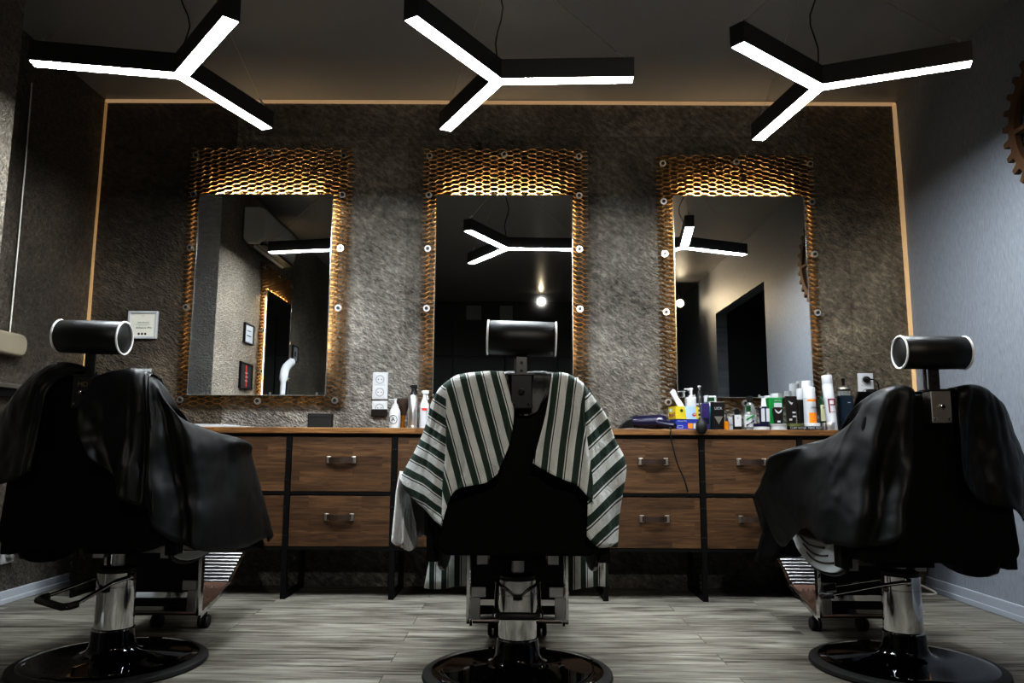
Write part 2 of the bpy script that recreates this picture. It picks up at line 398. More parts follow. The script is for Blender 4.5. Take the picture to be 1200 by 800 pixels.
w = MB().span((XR, oy0, 0), (XR+.12, 0, CH)).span((XR, YF, 0), (XR+.12, oy1, CH)).span((XR, oy1, oz), (XR+.12, oy0, CH))
struct(w.build('wall_right', 'wallr'))
n = MB().span((XR+.75, oy1-.2, 0), (XR+.85, oy0+.2, CH)).span((XR+.12, oy0, 0), (XR+.75, oy0+.06, CH)).span((XR+.12, oy1-.06, 0), (XR+.75, oy1, CH)).span((XR+.12, oy1, oz), (XR+.75, oy0, oz+.06))
struct(n.build('wall_niche', 'niche'))
w = MB().span((XL-.1, YF-.1, 0), (3.2, YF, CH))
struct(w.build('wall_front', 'dark_wall'))
struct(MB().span((XR-.016, YF, 0), (XR, -4.2, .07)).span((XR-.016, oy0, 0), (XR, 0, .07)).span((XR-.022, oy0, 0), (XR, 0, .028)).build('baseboard_right', 'base', bevel=.004))
struct(MB().span((XL, YB, 0), (XL+.016, 0, .06)).span((XL, YB, 0), (XL+.022, 0, .025)).build('baseboard_left', 'base_left', bevel=.004))
# trims outlining the slate wall, their warm LED light put in as emission
a, b = Py(124, 118, -.012), Py(1049, 121.5, -.012)
def trimquad(name, p, mat):
    o = MB().prism([(q.x, q.z) for q in p], XZ, -.014, -.001).build(name, mat)
    return struct(o)
trimquad('trim_1', [Py(124, 116, -.012), Py(1049, 120, -.012), Py(1049, 123.5, -.012), Py(124, 119.5, -.012)], 'trim')
trimquad('trim_2', [Py(119.5, 117, -.012), Py(125.5, 117, -.012), Py(110, 300, -.012), Py(95.5, 520, -.012), Py(79, 520, -.012), Py(97, 300, -.012)], 'trim_dim')
trimquad('trim_3', [Py(1046, 121, -.012), Py(1050, 121, -.012), Py(1064, 280, -.012), Py(1078, 460, -.012), Py(1084, 560, -.012), Py(1078, 560, -.012), Py(1071, 460, -.012), Py(1058, 280, -.012)], 'trim')

# ---------------------------------------------------------------- pendant lamps
def lamp(loc, ang, label):
    t = thing('pendant_lamp', label, 'lamp', loc, ang, 'three-armed pendant lamps')
    w, h, ln = .060, .078, .535
    # Y outline, arms at 0, 120, 240 degrees
    out = []
    for k in range(3):
        a = k*2*pi/3; d = Vector((cos(a), sin(a))); s = Vector((-sin(a), cos(a)))
        out += [tuple(d*ln-s*w/2), tuple(d*ln+s*w/2)]
        am = a+pi/3; out.append((cos(am)*w/2/cos(pi/6)*1.0, sin(am)*w/2/cos(pi/6)))
    hs = MB(); n = len(out)
    fn = lambda a, b, tt: (a, b, tt)
    # side walls and lid: an open-bottomed channel that holds the diffuser
    hs.prism(out, fn, .004, h)
    hs.build('housing', 'lamp', t)
    ins = []
    wi = w-.008; li = ln-.004
    for k in range(3):
        a = k*2*pi/3; d = Vector((cos(a), sin(a))); s = Vector((-sin(a), cos(a)))
        ins += [tuple(d*li-s*wi/2), tuple(d*li+s*wi/2)]
        am = a+pi/3; ins.append((cos(am)*wi/2/cos(pi/6), sin(am)*wi/2/cos(pi/6)))
    MB().prism(ins, fn, -.001, .0035).build('diffuser', 'diff', t)
    rim = MB()
    for i in range(n):
        j = (i+1) % n
        rim.add([(*out[i], -.001), (*out[j], -.001), (*out[j], .004), (*out[i], .004), (*ins[i], -.001), (*ins[j], -.001), (*ins[j], .004), (*ins[i], .004)],
                [(0,1,2,3), (4,7,6,5), (0,4,5,1)])
    rim.build('rim', 'lamp', t)
    top = CH-loc[2]
    MB().lathe([(.0, top), (.055, top), (.055, top-.022), (.04, top-.03), (0, top-.03)], n=24).build('canopy', 'lamp', t, smooth=True)
    for k in range(3):
        a = k*2*pi/3; e = Vector((cos(a)*(ln-.035), sin(a)*(ln-.035), h))
        tgt = Vector((cos(a)*.03, sin(a)*.03, top-.02))
        c = MB().tube([e, e+Vector((0, 0, .022))], .004, 8).tube([e+Vector((0,0,.022)), e.lerp(tgt, .06)+Vector((0,0,.012))], .0045, 8)
        c.build('wire_clip', 'silver', t, smooth=True)
        MB().tube([e.lerp(tgt, .05)+Vector((0,0,.012)), tgt], .0011, 6).build('suspension_wire', 'wire', t)
    rr = random.Random(loc[0])
    ph = rr.uniform(0, 6)
    pts = [Vector((.02*sin(i*.9+ph)*sin(i/10*pi), .025*sin(i*.7+ph*2)*sin(i/10*pi), h+(top-.02-h)*i/10)) for i in range(11)]
    MB().tube(pts, .0028, 8).build('power_cord', 'black', t, smooth=True)
    return t
lamp((-1.319, -1.375, 2.165), R(70.5), 'black pendant lamp with three lit arms, nearest the left stone wall')
lamp((-.079, -1.335, 2.165), R(-2), 'black three-armed pendant lamp above the striped-caped chair')
lamp((1.205, -1.29, 2.165), R(-21.6), 'black three-armed pendant lamp beside the blue-grey wall')

# ---------------------------------------------------------------- wall mirrors on expanded-metal panels
def hexmesh(x0, x1, z0, z1, hole, flip):
    m = MB(); px, pz = .0432, .0262; dep = .008
    nx = int((x1-x0)/px)+1; nz = int((z1-z0)/pz)
    half = px*.27; sgn = -1 if flip else 1
    def inhole(x, z): return hole and hole[0]+.03 < x < hole[1]-.03 and hole[2]+.03 < z < hole[3]-.03
    def strip(a, b, ha, hb, ya, yb):
        # thin strand, tilted so that its lower lip stands proud of its upper one
        ax, az = a; bx, bz = b
        m.add([(ax, ya-dep*sgn, az-ha), (bx, yb-dep*sgn, bz-hb), (bx, yb+dep*sgn, bz+hb), (ax, ya+dep*sgn, az+ha)], [(0,1,2,3)])
        m.add([(ax, ya-dep*sgn-.0035, az-ha+.0032), (bx, yb-dep*sgn-.0035, bz-hb+.0032), (bx, yb+dep*sgn-.0035, bz+hb+.0032), (ax, ya+dep*sgn-.0035, az+ha+.0032)], [(0,1,2,3)])
        o = len(m.v)
        m.f += [(o-8, o-7, o-3, o-4), (o-6, o-5, o-1, o-2)]
    for i in range(nx):
        cx = x0+px*(i+.5)*1.0
        if cx > x1: break
        off = pz/2 if i % 2 else 0
        for k in range(nz+1):
            z = z0+pz*k+off
            if z > z1 or inhole(cx, z): continue
            strip((cx-half, z), (cx+half, z), .0021, .0021, 0, 0)
            nxx = cx+px
            if nxx < x1 and not inhole(nxx, z):
                for dz in (pz/2, -pz/2):
                    if z0 <= z+dz <= z1: strip((cx+half, z), (nxx-half, z+dz), .0013, .0013, 0, 0)
    return m
def wall_mirror(loc, rz, label, pw, ph, mw, mh, mz, flip, mx=0, side=1.0, group='backlit mirrors on metal mesh'):
    """origin at the panel's bottom centre on the wall, facing local -y"""
    t = thing('wall_mirror', label, 'mirror', loc, rz, group)
    hm = hexmesh(-pw/2, pw/2, 0, ph, (mx-mw/2, mx+mw/2, mz, mz+mh), flip)
    hm.v = [v+Vector((0, -.020, 0)) for v in hm.v]
    hm.build('mesh_panel', 'gold', t)
    MB().span((mx-mw/2, -.050, mz), (mx+mw/2, -.044, mz+mh)).build('mirror_glass', 'mirror', t)
    ed = MB(); e = .0035
    ed.span((mx-mw/2-e, -.051, mz-e), (mx+mw/2+e, -.042, mz)).span((mx-mw/2-e, -.049, mz+mh), (mx+mw/2+e, -.042, mz+mh+.001))
    ed.span((mx-mw/2-e, -.051, mz), (mx-mw/2, -.042, mz+mh)).span((mx+mw/2, -.051, mz), (mx+mw/2+e, -.042, mz+mh))
    ed.build('mirror_edge', 'mirror_edge', t)
    MB().span((mx-mw*.40, -.041, mz+mh-.016), (mx+mw*.40, -.034, mz+mh-.008)).build('led_strip', 'led', t)
    for s in (-1, 1):
        sd = MB().span((mx+s*(mw/2-.016)-.004, -.041, mz+mh*.12), (mx+s*(mw/2-.016)+.004, -.034, mz+mh*.95))
        sd.build('led_strip', 'led_side', t)
    bx = pw/2-.045
    spots = [(-bx, ph-.05), (0, ph-.04), (bx, ph-.05)] + [(s*bx, ph*f) for s in (-1, 1) for f in (.81, .60, .37)] + [(-bx, .035), (0, .03), (bx, .035)]
    for x, z in spots:
        b_ = MB().lathe([(.0, -.002), (.008, -.002), (.008, -.040), (.019, -.040), (.019, -.044), (0, -.044)], (x, 0, z), 14, 'y')
        bo = b_.build('bolt', 'silver', t, smooth=True)
        MB().lathe([(0, -.043), (.009, -.043), (.009, -.051), (.0045, -.051), (.003, -.047), (0, -.047)], (x, 0, z), 12, 'y').build('bolt_head', 'dsteel', bo, smooth=True)
    for x in (-mw*.38, mw*.1, mw*.44):
        MB().span((mx+x-.005, -.054, mz-.004), (mx+x+.005, -.049, mz+.014)).build('mirror_clip', 'silver', t)
    return t
wall_mirror((-1.403, 0, .945), 0, 'tall mirror on golden wire mesh reflecting the air conditioner', .93, 1.47, .746, 1.126, .063, False, mx=-.006)
wall_mirror((-.0735, 0, .945), 0, 'tall mesh-framed mirror behind the striped-caped chair', .935, 1.47, .757, 1.126, .063, False, mx=.002)
wall_mirror((1.2375, 0, .945), 0, 'tall mesh-framed mirror behind the row of bottles', .92, 1.43, .729, 1.126, .063, True, mx=.002)
wall_mirror((XB, -2.43, .80), R(90), 'mesh-framed mirror on the side wall, seen only as a reflection', .86, 1.44, .66, 1.15, .06, False)

# ---------------------------------------------------------------- drawer cabinets and worktop
YC = -.36; DEPTH = .335
posts = [-2.16, -1.640, -1.127, -.602, -.083, .438, .920, 1.405, 1.92]
names = ['at the dark left end of the counter, behind the left chair', 'behind the left chair\'s armrest', 'in clear view between left and middle chairs',
         'left of the striped cape, partly behind it', 'straight behind the striped-caped chair', 'under the purple hair dryer, cord hanging in front',
         'under the row of bottles, left of the right black cape', 'hidden behind the right black-caped chair']
def cabinet(x0, x1, label):
    t = thing('drawer_cabinet', label, 'cabinet', ((x0+x1)/2, YC, 0), 0, 'drawer cabinets under the worktop')
    w = x1-x0; b = .0125; y1 = DEPTH
    fr = MB()
    for s in (-1, 1):
        xo = s*(w/2-b/2)
        fr.span((xo-b/2, 0, .232), (xo+b/2, .025, .795)).span((xo-b/2, y1-.025, .232), (xo+b/2, y1, .795))
    for z in (.232, .497, .782):
        fr.span((-w/2, .001, z), (w/2, .024, z+.014)).span((-w/2, .02, z), (-w/2+b, y1-.02, z+.014)).span((w/2-b, .02, z), (w/2, y1-.02, z+.014)); fr.span((-w/2, y1-.025, z), (w/2, y1, z+.014))
    fr.build('frame', 'blackm', t)
    for s in (-1, 1):
        xo = s*(w/2-b/2); lg = MB()
        lg.span((xo-b/2, 0, 0), (xo+b/2, .025, .232)).span((xo-b/2, y1-.025, 0), (xo+b/2, y1, .232)).span((xo-b/2, .025, 0), (xo+b/2, y1-.025, .022))
        lg.build('sled_leg', 'blackm', t)
        rv = MB()
        for z in (.30, .44, .57, .72): rv.lathe([(0, .001), (.004, .001), (.004, -.0025), (0, -.0025)], (xo, 0, z), 8, 'y')
        rv.build('rivet', 'dsteel', t)
    for z0, z1 in ((.512, .779), (.248, .493)):
        d = MB().span((-w/2+b+.002, .004, z0), (w/2-b-.002, .022, z1)).span((-w/2+b+.01, .022, z0+.01), (w/2-b-.01, y1-.03, z1-.03))
        dr = d.build('drawer', 'drawer', t, bevel=.002)
        zc = z0+(z1-z0)*.58
        for s in (-1, 1):
            MB().box((s*.062, -.002, zc), (.022, .012, .036)).build('handle_end', 'pewter', dr, bevel=.003)
        hd = MB(); k = 9
        for i in range(k):
            x = -.060+.120*i/(k-1); y = -.008-.026*(1-(2*i/(k-1)-1)**2)
            hd.v += [Vector((x, y, zc-.013)), Vector((x, y, zc+.013)), Vector((x, y+.006, zc+.013)), Vector((x, y+.006, zc-.013))]
        for i in range(k-1):
            a = i*4; hd.f += [(a+j, a+(j+1) % 4, a+4+(j+1) % 4, a+4+j) for j in range(4)]
        hd.f += [(3,2,1,0), tuple((k-1)*4+j for j in range(4))]
        hd.build('handle', 'strap', dr, smooth=True)
    return t
for i in range(8):
    cabinet(posts[i], posts[i+1], 'two-drawer wooden cabinet '+names[i])
tag(MB().span((-2.18, YC-.012, .796), (1.95, -.004, .826)).build('worktop', 'top', bevel=.003), 'long brown stained wooden worktop along the slate wall', 'worktop')

# ---------------------------------------------------------------- barber chairs
def barber_chair(loc, label, dz, hz, hroll, lever, tip, side='both', logo=False):
    t = thing('barber_chair', label, 'barber chair', loc, 0, 'barber chairs')
    MB().lathe([(0, 0), (.300, 0), (.307, .006), (.305, .016), (.290, .024), (.270, .024), (0, .024)], n=64).build('base_rim', 'rubber', t, smooth=True)
    MB().lathe([(0, .024), (.276, .024), (.272, .027), (.24, .029), (.17, .033), (.115, .037), (.092, .043), (.079, .054), (.072, .072), (.068, .118), (.0, .118)], n=64).build('base_plate', 'black_gloss', t, smooth=True, angle=60)
    c = MB().lathe([(0, .112), (.066, .112), (.068, .116), (.0665, .122), (.062, .124), (.062, .258), (.0605, .259), (.0605, .261), (.062, .262), (.062, .305), (0, .305)], n=48)
    c.build('column', 'chrome', t, smooth=True)
    MB().lathe([(0, .305), (.058, .305), (.060, .318), (.045, .324), (0, .324)], n=32).build('column_collar', 'rubber', t, smooth=True)
    MB().lathe([(0, .32), (.021, .32), (.021, .40+dz), (0, .40+dz)], n=24).build('piston', 'steel', t, smooth=True)
    # foot pump lever
    la, lh, ld = lever                       # direction angle, half width, length
    d = Vector((cos(la), sin(la), 0)); s = Vector((-sin(la), cos(la), 0))
    lv = t
    arms = MB()
    for k in (-1, 1):
        p0 = s*(.068*k)+d*(-.02)+Vector((0, 0, .292)); p1 = s*(.068*k)+d*.05+Vector((0,0,.278)); p2 = s*(lh*k)+d*(ld-.03)+Vector((0, 0, .236)); p3 = s*(lh*k)+d*ld+Vector((0,0,.231))
        arms.tube([p0, p1, p2, p3], .0062, 10)
        arms.lathe([(0, -.007), (.012, -.007), (.014, 0), (.012, .007), (0, .007)], p0, 12, 'x')
    lo = arms.build('pump_lever', 'chrome', t, smooth=True)
    gr = [s*(-lh)+d*(ld-.035)+Vector((0,0,.236)), s*(-lh)+d*(ld-.012)+Vector((0,0,.232)), s*(-lh+.014)+d*(ld+.004)+Vector((0,0,.230)), s*(lh-.014)+d*(ld+.004)+Vector((0,0,.230)), s*lh+d*(ld-.012)+Vector((0,0,.232)), s*lh+d*(ld-.035)+Vector((0,0,.236))]
    MB().tube(gr, .0115, 12).build('grip', 'rubber', lo, smooth=True)
    # seat underframe
    MB().span((-.16, -.10, .392+dz), (.16, .36, .409+dz)).span((-.09, -.06, .37+dz), (.09, .10, .394+dz)).build('seat_frame', 'blackm', t, bevel=.002)
    u = MB().span((-.135, .10, .352+dz), (.135, .125, .392+dz))
    u.span((-.14, .09, .335+dz), (-.10, .13, .40+dz)).span((.10, .09, .335+dz), (.14, .13, .40+dz))
    u.build('seat_plate', 'steel', t, bevel=.003)
    MB().prism(rrect(.50, .62, .06), lambda a, b, q: (a, b+.12, q), .408+dz, .50+dz).build('seat', 'leather', t, bevel=.025, segs=3, smooth=True)
    MB().prism(rrect(.46, .56, .06), lambda a, b, q: (a, b+.13, q), .49+dz, .565+dz).build('seat_cushion', 'leather', t, bevel=.03, segs=3, smooth=True)
    # backrest
    bz0, bz1 = .413+dz, .938+dz
    pts = []
    hgt = bz1-bz0; zc = (bz0+bz1)/2
    for a, b_ in rrect(.50, hgt, .10, 6, .045):
        q_ = b_/hgt+.5; wv = 1.0-.20*max(0, (q_-.35)/.65)**1.3
        pts.append((a*wv, b_+zc))
    MB().prism(pts, XZ, -.27, -.185).build('backrest', 'vinyl', t, bevel=.012, segs=3, smooth=True)
    pts2 = [(a*.94, zc+(b_-zc)*.95) for a, b_ in pts]
    MB().prism(pts2, XZ, -.19, -.125).build('back_cushion', 'leather', t, bevel=.03, segs=3, smooth=True)
    for s_ in (-1, 1):
        MB().span((s_*.262-.018, -.20, .385+dz), (s_*.262+.018, -.14, .52+dz)).build('back_hinge', 'blackm', t, bevel=.004)
        # armrests
        ap = [(-.13, .63), (.22, .63), (.27, .645), (.275, .668), (.25, .685), (-.12, .685), (-.145, .67)]
        arm = MB().prism([(y, z+dz) for y, z in ap], YZ, s_*.258, s_*.320).build('armrest', 'leather', t, bevel=.012, segs=3, smooth=True)
        sp = MB().prism([(-.12, .45+dz), (.26, .45+dz), (.24, .53+dz), (.20, .635+dz), (-.10, .635+dz), (-.12, .54+dz)], YZ, s_*.262, s_*.300)
        sp.build('side_shell', 'leather', t, bevel=.01)
        oz_ = dz+.035
        leaf = [(.325, .452), (.20, .449), (.056, .441), (-.04, .433), (-.06, .440), (-.188, .436), (-.184, .41), (-.169, .383), (-.137, .338), (-.09, .322), (-.039, .313), (.02, .309), (.072, .310), (.125, .315), (.166, .324), (.22, .340), (.264, .359), (.30, .395)]
        MB().prism([(y, z+oz_) for y, z in [(q[0]*1.05-.003, (q[1]-.38)*1.12+.377) for q in leaf]], YZ, s_*.236, s_*.249).build('panel_edge', 'black', t, bevel=.003)
        pn = MB().prism([(y, z+oz_) for y, z in leaf], YZ, s_*.245, s_*.258).build('side_panel', 'whitep', t, bevel=.003)
        for (a0, a1, b0, b1, c0, c1) in ((.214, .410, .125, .387, -.013, .392), (.183, .383, .081, .360, -.039, .370), (.153, .356, .053, .338, -.085, .352)):
            sl = []
            for i in range(11):
                q = i/10; y = (1-q)**2*a0+2*q*(1-q)*(2*b0-(a0+c0)/2)+q*q*c0; z = (1-q)**2*a1+2*q*(1-q)*(2*b1-(a1+c1)/2)+q*q*c1
                sl.append((s_*.259, y, z+oz_))
            MB().tube(sl, .0035, 6).build('slot', 'black', pn, smooth=True)
    # headrest
    px_, pz_ = .008, hz
    MB().box((px_, -.285, .955+dz+(pz_-.955-dz)*.45), (.034, .006, pz_-.93-dz+.06)).span((px_-.022, -.275, .93+dz), (px_-.016, -.262, pz_-.03)).build('headrest_post', 'dsteel', t, bevel=.001)
    hl = MB()
    for k in range(4): hl.lathe([(0, .0005), (.0045, .0005), (.0045, -.0015), (0, -.0015)], (px_, -.288, pz_-.075-.024*k), 10, 'y')
    hl.build('post_hole', 'black', t)
    br = MB().span((px_-.032, -.318, .845+dz), (px_+.032, -.268, .947+dz)).build('headrest_bracket', tip, t, bevel=.003)
    MB().lathe([(0, -.317), (.009, -.317), (.009, -.324), (.005, -.331), (0, -.331)], (px_, 0, .895+dz), 14, 'y').build('knob', 'chrome', br, smooth=True)
    for s_ in ((.022, .858), (-.022, .858)):
        MB().lathe([(0, -.317), (.0045, -.317), (.004, -.321), (0, -.322)], (px_+s_[0], 0, s_[1]+dz), 10, 'y').build('screw', 'chrome', br, smooth=True)
    if logo: text('MD', .022, 'gold', br, (px_, -.3185, .918+dz), name='emblem')
    MB().span((px_-.037, -.322, .946+dz), (px_+.037, -.262, .951+dz)).build('bracket_cap', 'dsteel', br)
    hr = bpy.data.objects.new('headrest', None)
    ln, rad = .203, .0525
    prof = [(0, -ln/2), (rad-.006, -ln/2), (rad, -ln/2+.005), (rad+.001, -.03), (rad+.001, .03), (rad, ln/2-.005), (rad-.006, ln/2), (0, ln/2)]
    ho = MB().lathe(prof, (0, 0, 0), 40, 'x').build('headrest', 'leather', t, smooth=True, angle=60)
    bpy.data.objects.remove(hr)
    ho.location = (px_, -.285, pz_); ho.rotation_euler = (0, R(hroll), 0)
    for s_ in (-1, 1):
        x = s_*(ln/2+.001)
        MB().tube([(x, cos(2*pi*i/40)*(rad-.001), sin(2*pi*i/40)*(rad-.001)) for i in range(40)], .0034, 8, closed=True).build('piping', 'piping', ho, smooth=True)
    # footrest hung from the seat front
    y0 = .27
    fr = MB()
    for s_ in (-1, 1):
        x = s_*.178
        fr.span((x-.006, y0-.012, .105), (x+.006, y0+.020, .375+dz)); fr.bar((x, y0, .37+dz), (x*.95, .22, .41+dz), .012, .03)
    fr.span((-.178, y0, .165), (.178, y0+.012, .190)).span((-.178, y0+.002, .118), (.178, y0+.014, .138))
    ft = fr.build('footrest', 'chrome', t, bevel=.002)
    for s_ in (-1, 1):
        MB().span((s_*.140-.026, y0-.010, .196), (s_*.140+.026, y0+.004, .234)).span((s_*.152-.018, y0-.008, .118), (s_*.152+.018, y0+.004, .197)).build('hinge_block', 'steel', ft, bevel=.002)
    MB().span((-.168, y0+.013, .128), (.168, y0+.028, .365+dz)).build('calf_pad', 'leather', ft, bevel=.008)
    # toe plate: lower brown part and steeper ribbed upper part
    A, B_, C_ = Vector((0, .31, .100)), Vector((0, .595, .168)), Vector((0, .765, .268))
    up_ = MB(); nr = 9
    for i in range(nr*4+1):
        q = i/(nr*4); p = B_.lerp(C_, q); nrm = Vector((0, -(C_-B_).z, (C_-B_).y)).normalized()
        off = .007*abs(sin(q*nr*pi)); p2 = p+nrm*off
        up_.v += [Vector((-.163, p2.y, p2.z)), Vector((.163, p2.y, p2.z)), Vector((.163, p.y, p.z))-nrm*.006, Vector((-.163, p.y, p.z))-nrm*.006]
        if i:
            a = (i-1)*4; up_.f += [(a+j, a+(j+1) % 4, a+4+(j+1) % 4, a+4+j) for j in range(4)]
    up_.build('toe_plate', 'ribbed', ft)
    lo_ = MB(); d_ = (B_-A).normalized(); nm = Vector((0, -d_.z, d_.y))
    vs = []
    for x in (-.163, .163):
        for p in (A, B_): vs += [Vector((x, p.y, p.z))+nm*.003, Vector((x, p.y, p.z))-nm*.004]
    lo_.add(vs, [(0,2,6,4), (1,5,7,3), (0,1,3,2), (4,6,7,5), (0,4,5,1), (2,3,7,6)])
    lo_.build('heel_plate', 'brown', ft)
    st = MB()
    for r_ in range(3):
        for i in range(14):
            p = A.lerp(B_, .2+.3*r_); st.lathe([(0, 0), (.004, 0), (.003, .004), (0, .005)], (-.14+.28*i/13, p.y, p.z+.003), 6)
    st.build('grip_stud', 'steel', ft)
    rl = MB()
    for s_ in (-1, 1):
        x = s_*.170
        rl.bar((x, A.y-.01, A.z-.004), (x, B_.y, B_.z-.004), .010, .018); rl.bar((x, B_.y, B_.z-.004), (x, C_.y, C_.z), .010, .014)
    rl.span((-.17, C_.y-.004, C_.z-.006), (.17, C_.y+.004, C_.z+.005))
    rl.build('plate_rail', 'chrome', ft, bevel=.002)
    for s_ in (-1, 1):
        ca = MB()
        for k in (-1, 1): ca.lathe([(0, -.008), (.022, -.008), (.026, -.004), (.026, .004), (.022, .008), (0, .008)], (s_*.095+k*.012, y0+.27, .026), 20, 'x')
        ca.span((s_*.095-.006, y0+.26, .03), (s_*.095+.006, y0+.28, .15))
        ca.build('caster', 'rubber', ft, smooth=True)
    return t
CL, CM, CR = (-1.36, -1.50, 0), (.008, -1.60, 0), (1.32, -1.475, 0)
barber_chair(CL, 'black barber chair with chrome base, nearest the left stone wall', 0, 1.072, 1.6, (R(233), .104, .205), 'gunmetal', logo=True)
barber_chair(CM, 'black barber chair under the green and white striped cape', 0, 1.060, 1.6, (R(-90), .066, .205), 'gunmetal')
barber_chair(CR, 'black barber chair beside the blue-grey wall', -.032, 1.038, .2, (R(156), .088, .245), 'pewter')

# ---------------------------------------------------------------- capes
def cr(p0, p1, p2, p3, t):
    return .5*((2*p1)+(-p0+p2)*t+(2*p0-5*p1+4*p2-p3)*t*t+(-p0+3*p1-3*p2+p3)*t**3)
def spl(P, t):
    n = len(P)-1; x = min(max(t, 0), 1)*n; i = min(int(x), n-1); f = x-i
    g = lambda k: P[k] if 0 <= k <= n else (2*P[0]-P[1] if k < 0 else 2*P[n]-P[n-1])
    return cr(g(i-1), g(i), g(i+1), g(i+2), f)
def sheet(mb, base, cols, ys, sf=None, nu=40, nv=44, fold=(0, 1, 0), wrap=True, wob=.006, seed=0, hemw=.0):
    """cloth through control columns; each column runs from the chair top to the hem, ys = its depth (top, hem) behind the chair axis"""
    C3 = []; S3 = []
    for c, (ya, yb) in zip(cols, ys):
        k = len(c); col = []; sc = []
        for i, (px, py) in enumerate(c):
            y = base[1]+ya+(yb-ya)*i/(k-1)
            col.append(Py(px, py, y)); sc.append(sf(px, py) if sf else 0)
        if wrap:
            dv = .11
            col = [col[0]+Vector((0, dv+.03, -.05)), col[0]+Vector((0, dv*.6, .002))]+col; sc = [sc[0], sc[0]]+sc
        C3.append(col); S3.append(sc)
    o = len(mb.v)
    if mb.uv is None: mb.uv = []
    for iv in range(nv+1):
        v = iv/nv
        P = [spl(c, v) for c in C3]; S = [spl([Vector((q, 0, 0)) for q in s_], v).x for s_ in S3]
        SV = [Vector((q, 0, 0)) for q in S]
        for iu in range(nu+1):
            u = iu/nu; p = spl(P, u); s_ = spl(SV, u).x
            vv = max(0, (v-.2)/.8) if wrap else v
            amp = fold[0]*vv**.8
            a = sin(u*fold[1]*2*pi+fold[2]+vv*.8)
            nz = noise.noise(Vector((p.x*9+seed, p.y*9, p.z*6)))
            nz2 = noise.noise(Vector((p.x*28+seed, p.y*28, p.z*18)))
            nz2 += 1.5*noise.noise(Vector((u*11+seed, v*1.5, seed)))*min(1, v*2)
            p = p+Vector((nz*wob*.6, -(amp*a+nz*wob*2+nz2*wob*.6)*min(1, vv*3+.15), nz*wob*.6))
            mb.v.append(p-Vector(base)); mb.uv.append((s_, v))
    W = nu+1
    for iv in range(nv):
        for iu in range(nu):
            a = o+iv*W+iu; mb.f.append((a, a+1, a+W+1, a+W))
def finish_cape(mb, base, mat, label, group):
    o = mb.build('barber_cape', mat, None, smooth=True, loc=base, angle=180)
    so = o.modifiers.new('thickness', 'SOLIDIFY'); so.thickness = .0022; so.offset = 0
    return tag(o, label, 'cape', group)
def front_sheet(mb, base, prof, half, sper, nu=44, nv=36, hemdip=.0, dz=0):
    """the part of the cape that runs over the seat and hangs in front"""
    o = len(mb.v)
    if mb.uv is None: mb.uv = []
    P = [Vector((0, y, z+dz)) for y, z in prof]; HW = [Vector((h, 0, 0)) for h in half]
    for iv in range(nv+1):
        v = iv/nv; p = spl(P, v); h = spl(HW, v).x
        for iu in range(nu+1):
            u = iu/nu*2-1
            x = u*h; e = max(0, v-.72)/.28
            z = p.z-hemdip*e*min(1, (abs(u)/.52)**3)*(1-.25*max(0, abs(u)-.75))+.012*sin(u*9+1)*e
            y = p.y+.016*sin(u*13+2)*e-.03*u*u*(1-e)
            if v < .72: z += .008*noise.noise(Vector((x*7, p.y*7, 3)))
            mb.v.append(Vector((x, y, z))); mb.uv.append((x/sper+20, v))
    W = nu+1
    for iv in range(nv):
        for iu in range(nu):
            a = o+iv*W+iu; mb.f.append((a, a+1, a+W+1, a+W))
prof = [(-.13, .955), (-.105, .85), (-.07, .70), (.02, .60), (.20, .585), (.38, .58), (.455, .55), (.475, .47), (.48, .40)]
half = [.19, .215, .23, .24, .245, .25, .265, .33, .365]
profb = prof[:-1]+[(.478, .36)]
# striped cape
S = MB()
sfL = lambda px, py: ((px-538)-.27*(py-440))/18.5+20
sheet(S, CM, [[(591,438),(599,468),(602,487),(597,520),(583,555)], [(570,438),(574,470),(577,502),(576,535),(568,566)], [(549,440),(552,475),(553,510),(551,543),(543,571)], [(534,443),(534,478),(536,515),(533,552),(529,580)], [(523,450),(523,490),(522,530),(519,572),(518,614)]],
      [(-.305,-.335), (-.305,-.335), (-.305,-.335), (-.305,-.335), (-.295,-.33)], sfL, fold=(.010, 2.2, 0))
sfl2 = lambda px, py: (py-.62*px)/21.5+20.3
sheet(S, CM, [[(530,446),(529,488),(526,530),(522,570),(518,619)], [(517,455),(512,490),(506,530),(500,566),(501,602)], [(510,463),(503,493),(493,528),(486,558),(483,582)], [(505,474),(497,506),(485,531),(476,547),(469,560)], [(508,482),(502,512),(492,540),(484,556),(482,566)]],
      [(-.285,-.315), (-.285,-.28), (-.27,-.21), (-.22,-.08), (-.12,.12)], sfl2, fold=(.008, 1.6, 1), wob=.009, seed=3)
sfR = lambda px, py: ((px-648)+.13*(py-440))/19+20
sheet(S, CM, [[(646,440),(643,462),(638,490),(631,518),(624,543)], [(656,438),(656,465),(651,497),(646,525),(640,552)], [(668,440),(669,470),(668,502),(664,535),(659,561)], [(678,446),(680,480),(682,512),(681,545),(677,569)], [(686,453),(686,490),(690,525),(694,560),(695,590)]],
      [(-.305,-.335), (-.305,-.335), (-.305,-.335), (-.305,-.335), (-.295,-.33)], sfR, fold=(.010, 2, 2), seed=5)
sfr2 = lambda px, py: (py+.95*px)/31+.4
sheet(S, CM, [[(682,450),(681,495),(686,540),(687,585),(688,628)], [(690,459),(692,500),(698,545),(701,595),(702,641)], [(700,472),(705,508),(713,553),(716,600),(716,641)], [(712,490),(722,514),(733,543),(727,590),(722,640)], [(707,497),(716,522),(725,550),(720,600),(716,638)]],
      [(-.285,-.315), (-.285,-.28), (-.27,-.21), (-.22,-.08), (-.12,.10)], sfr2, fold=(.008, 1.6, 0), wob=.008, seed=8)
front_sheet(S, CM, prof, half, .049, hemdip=.215)
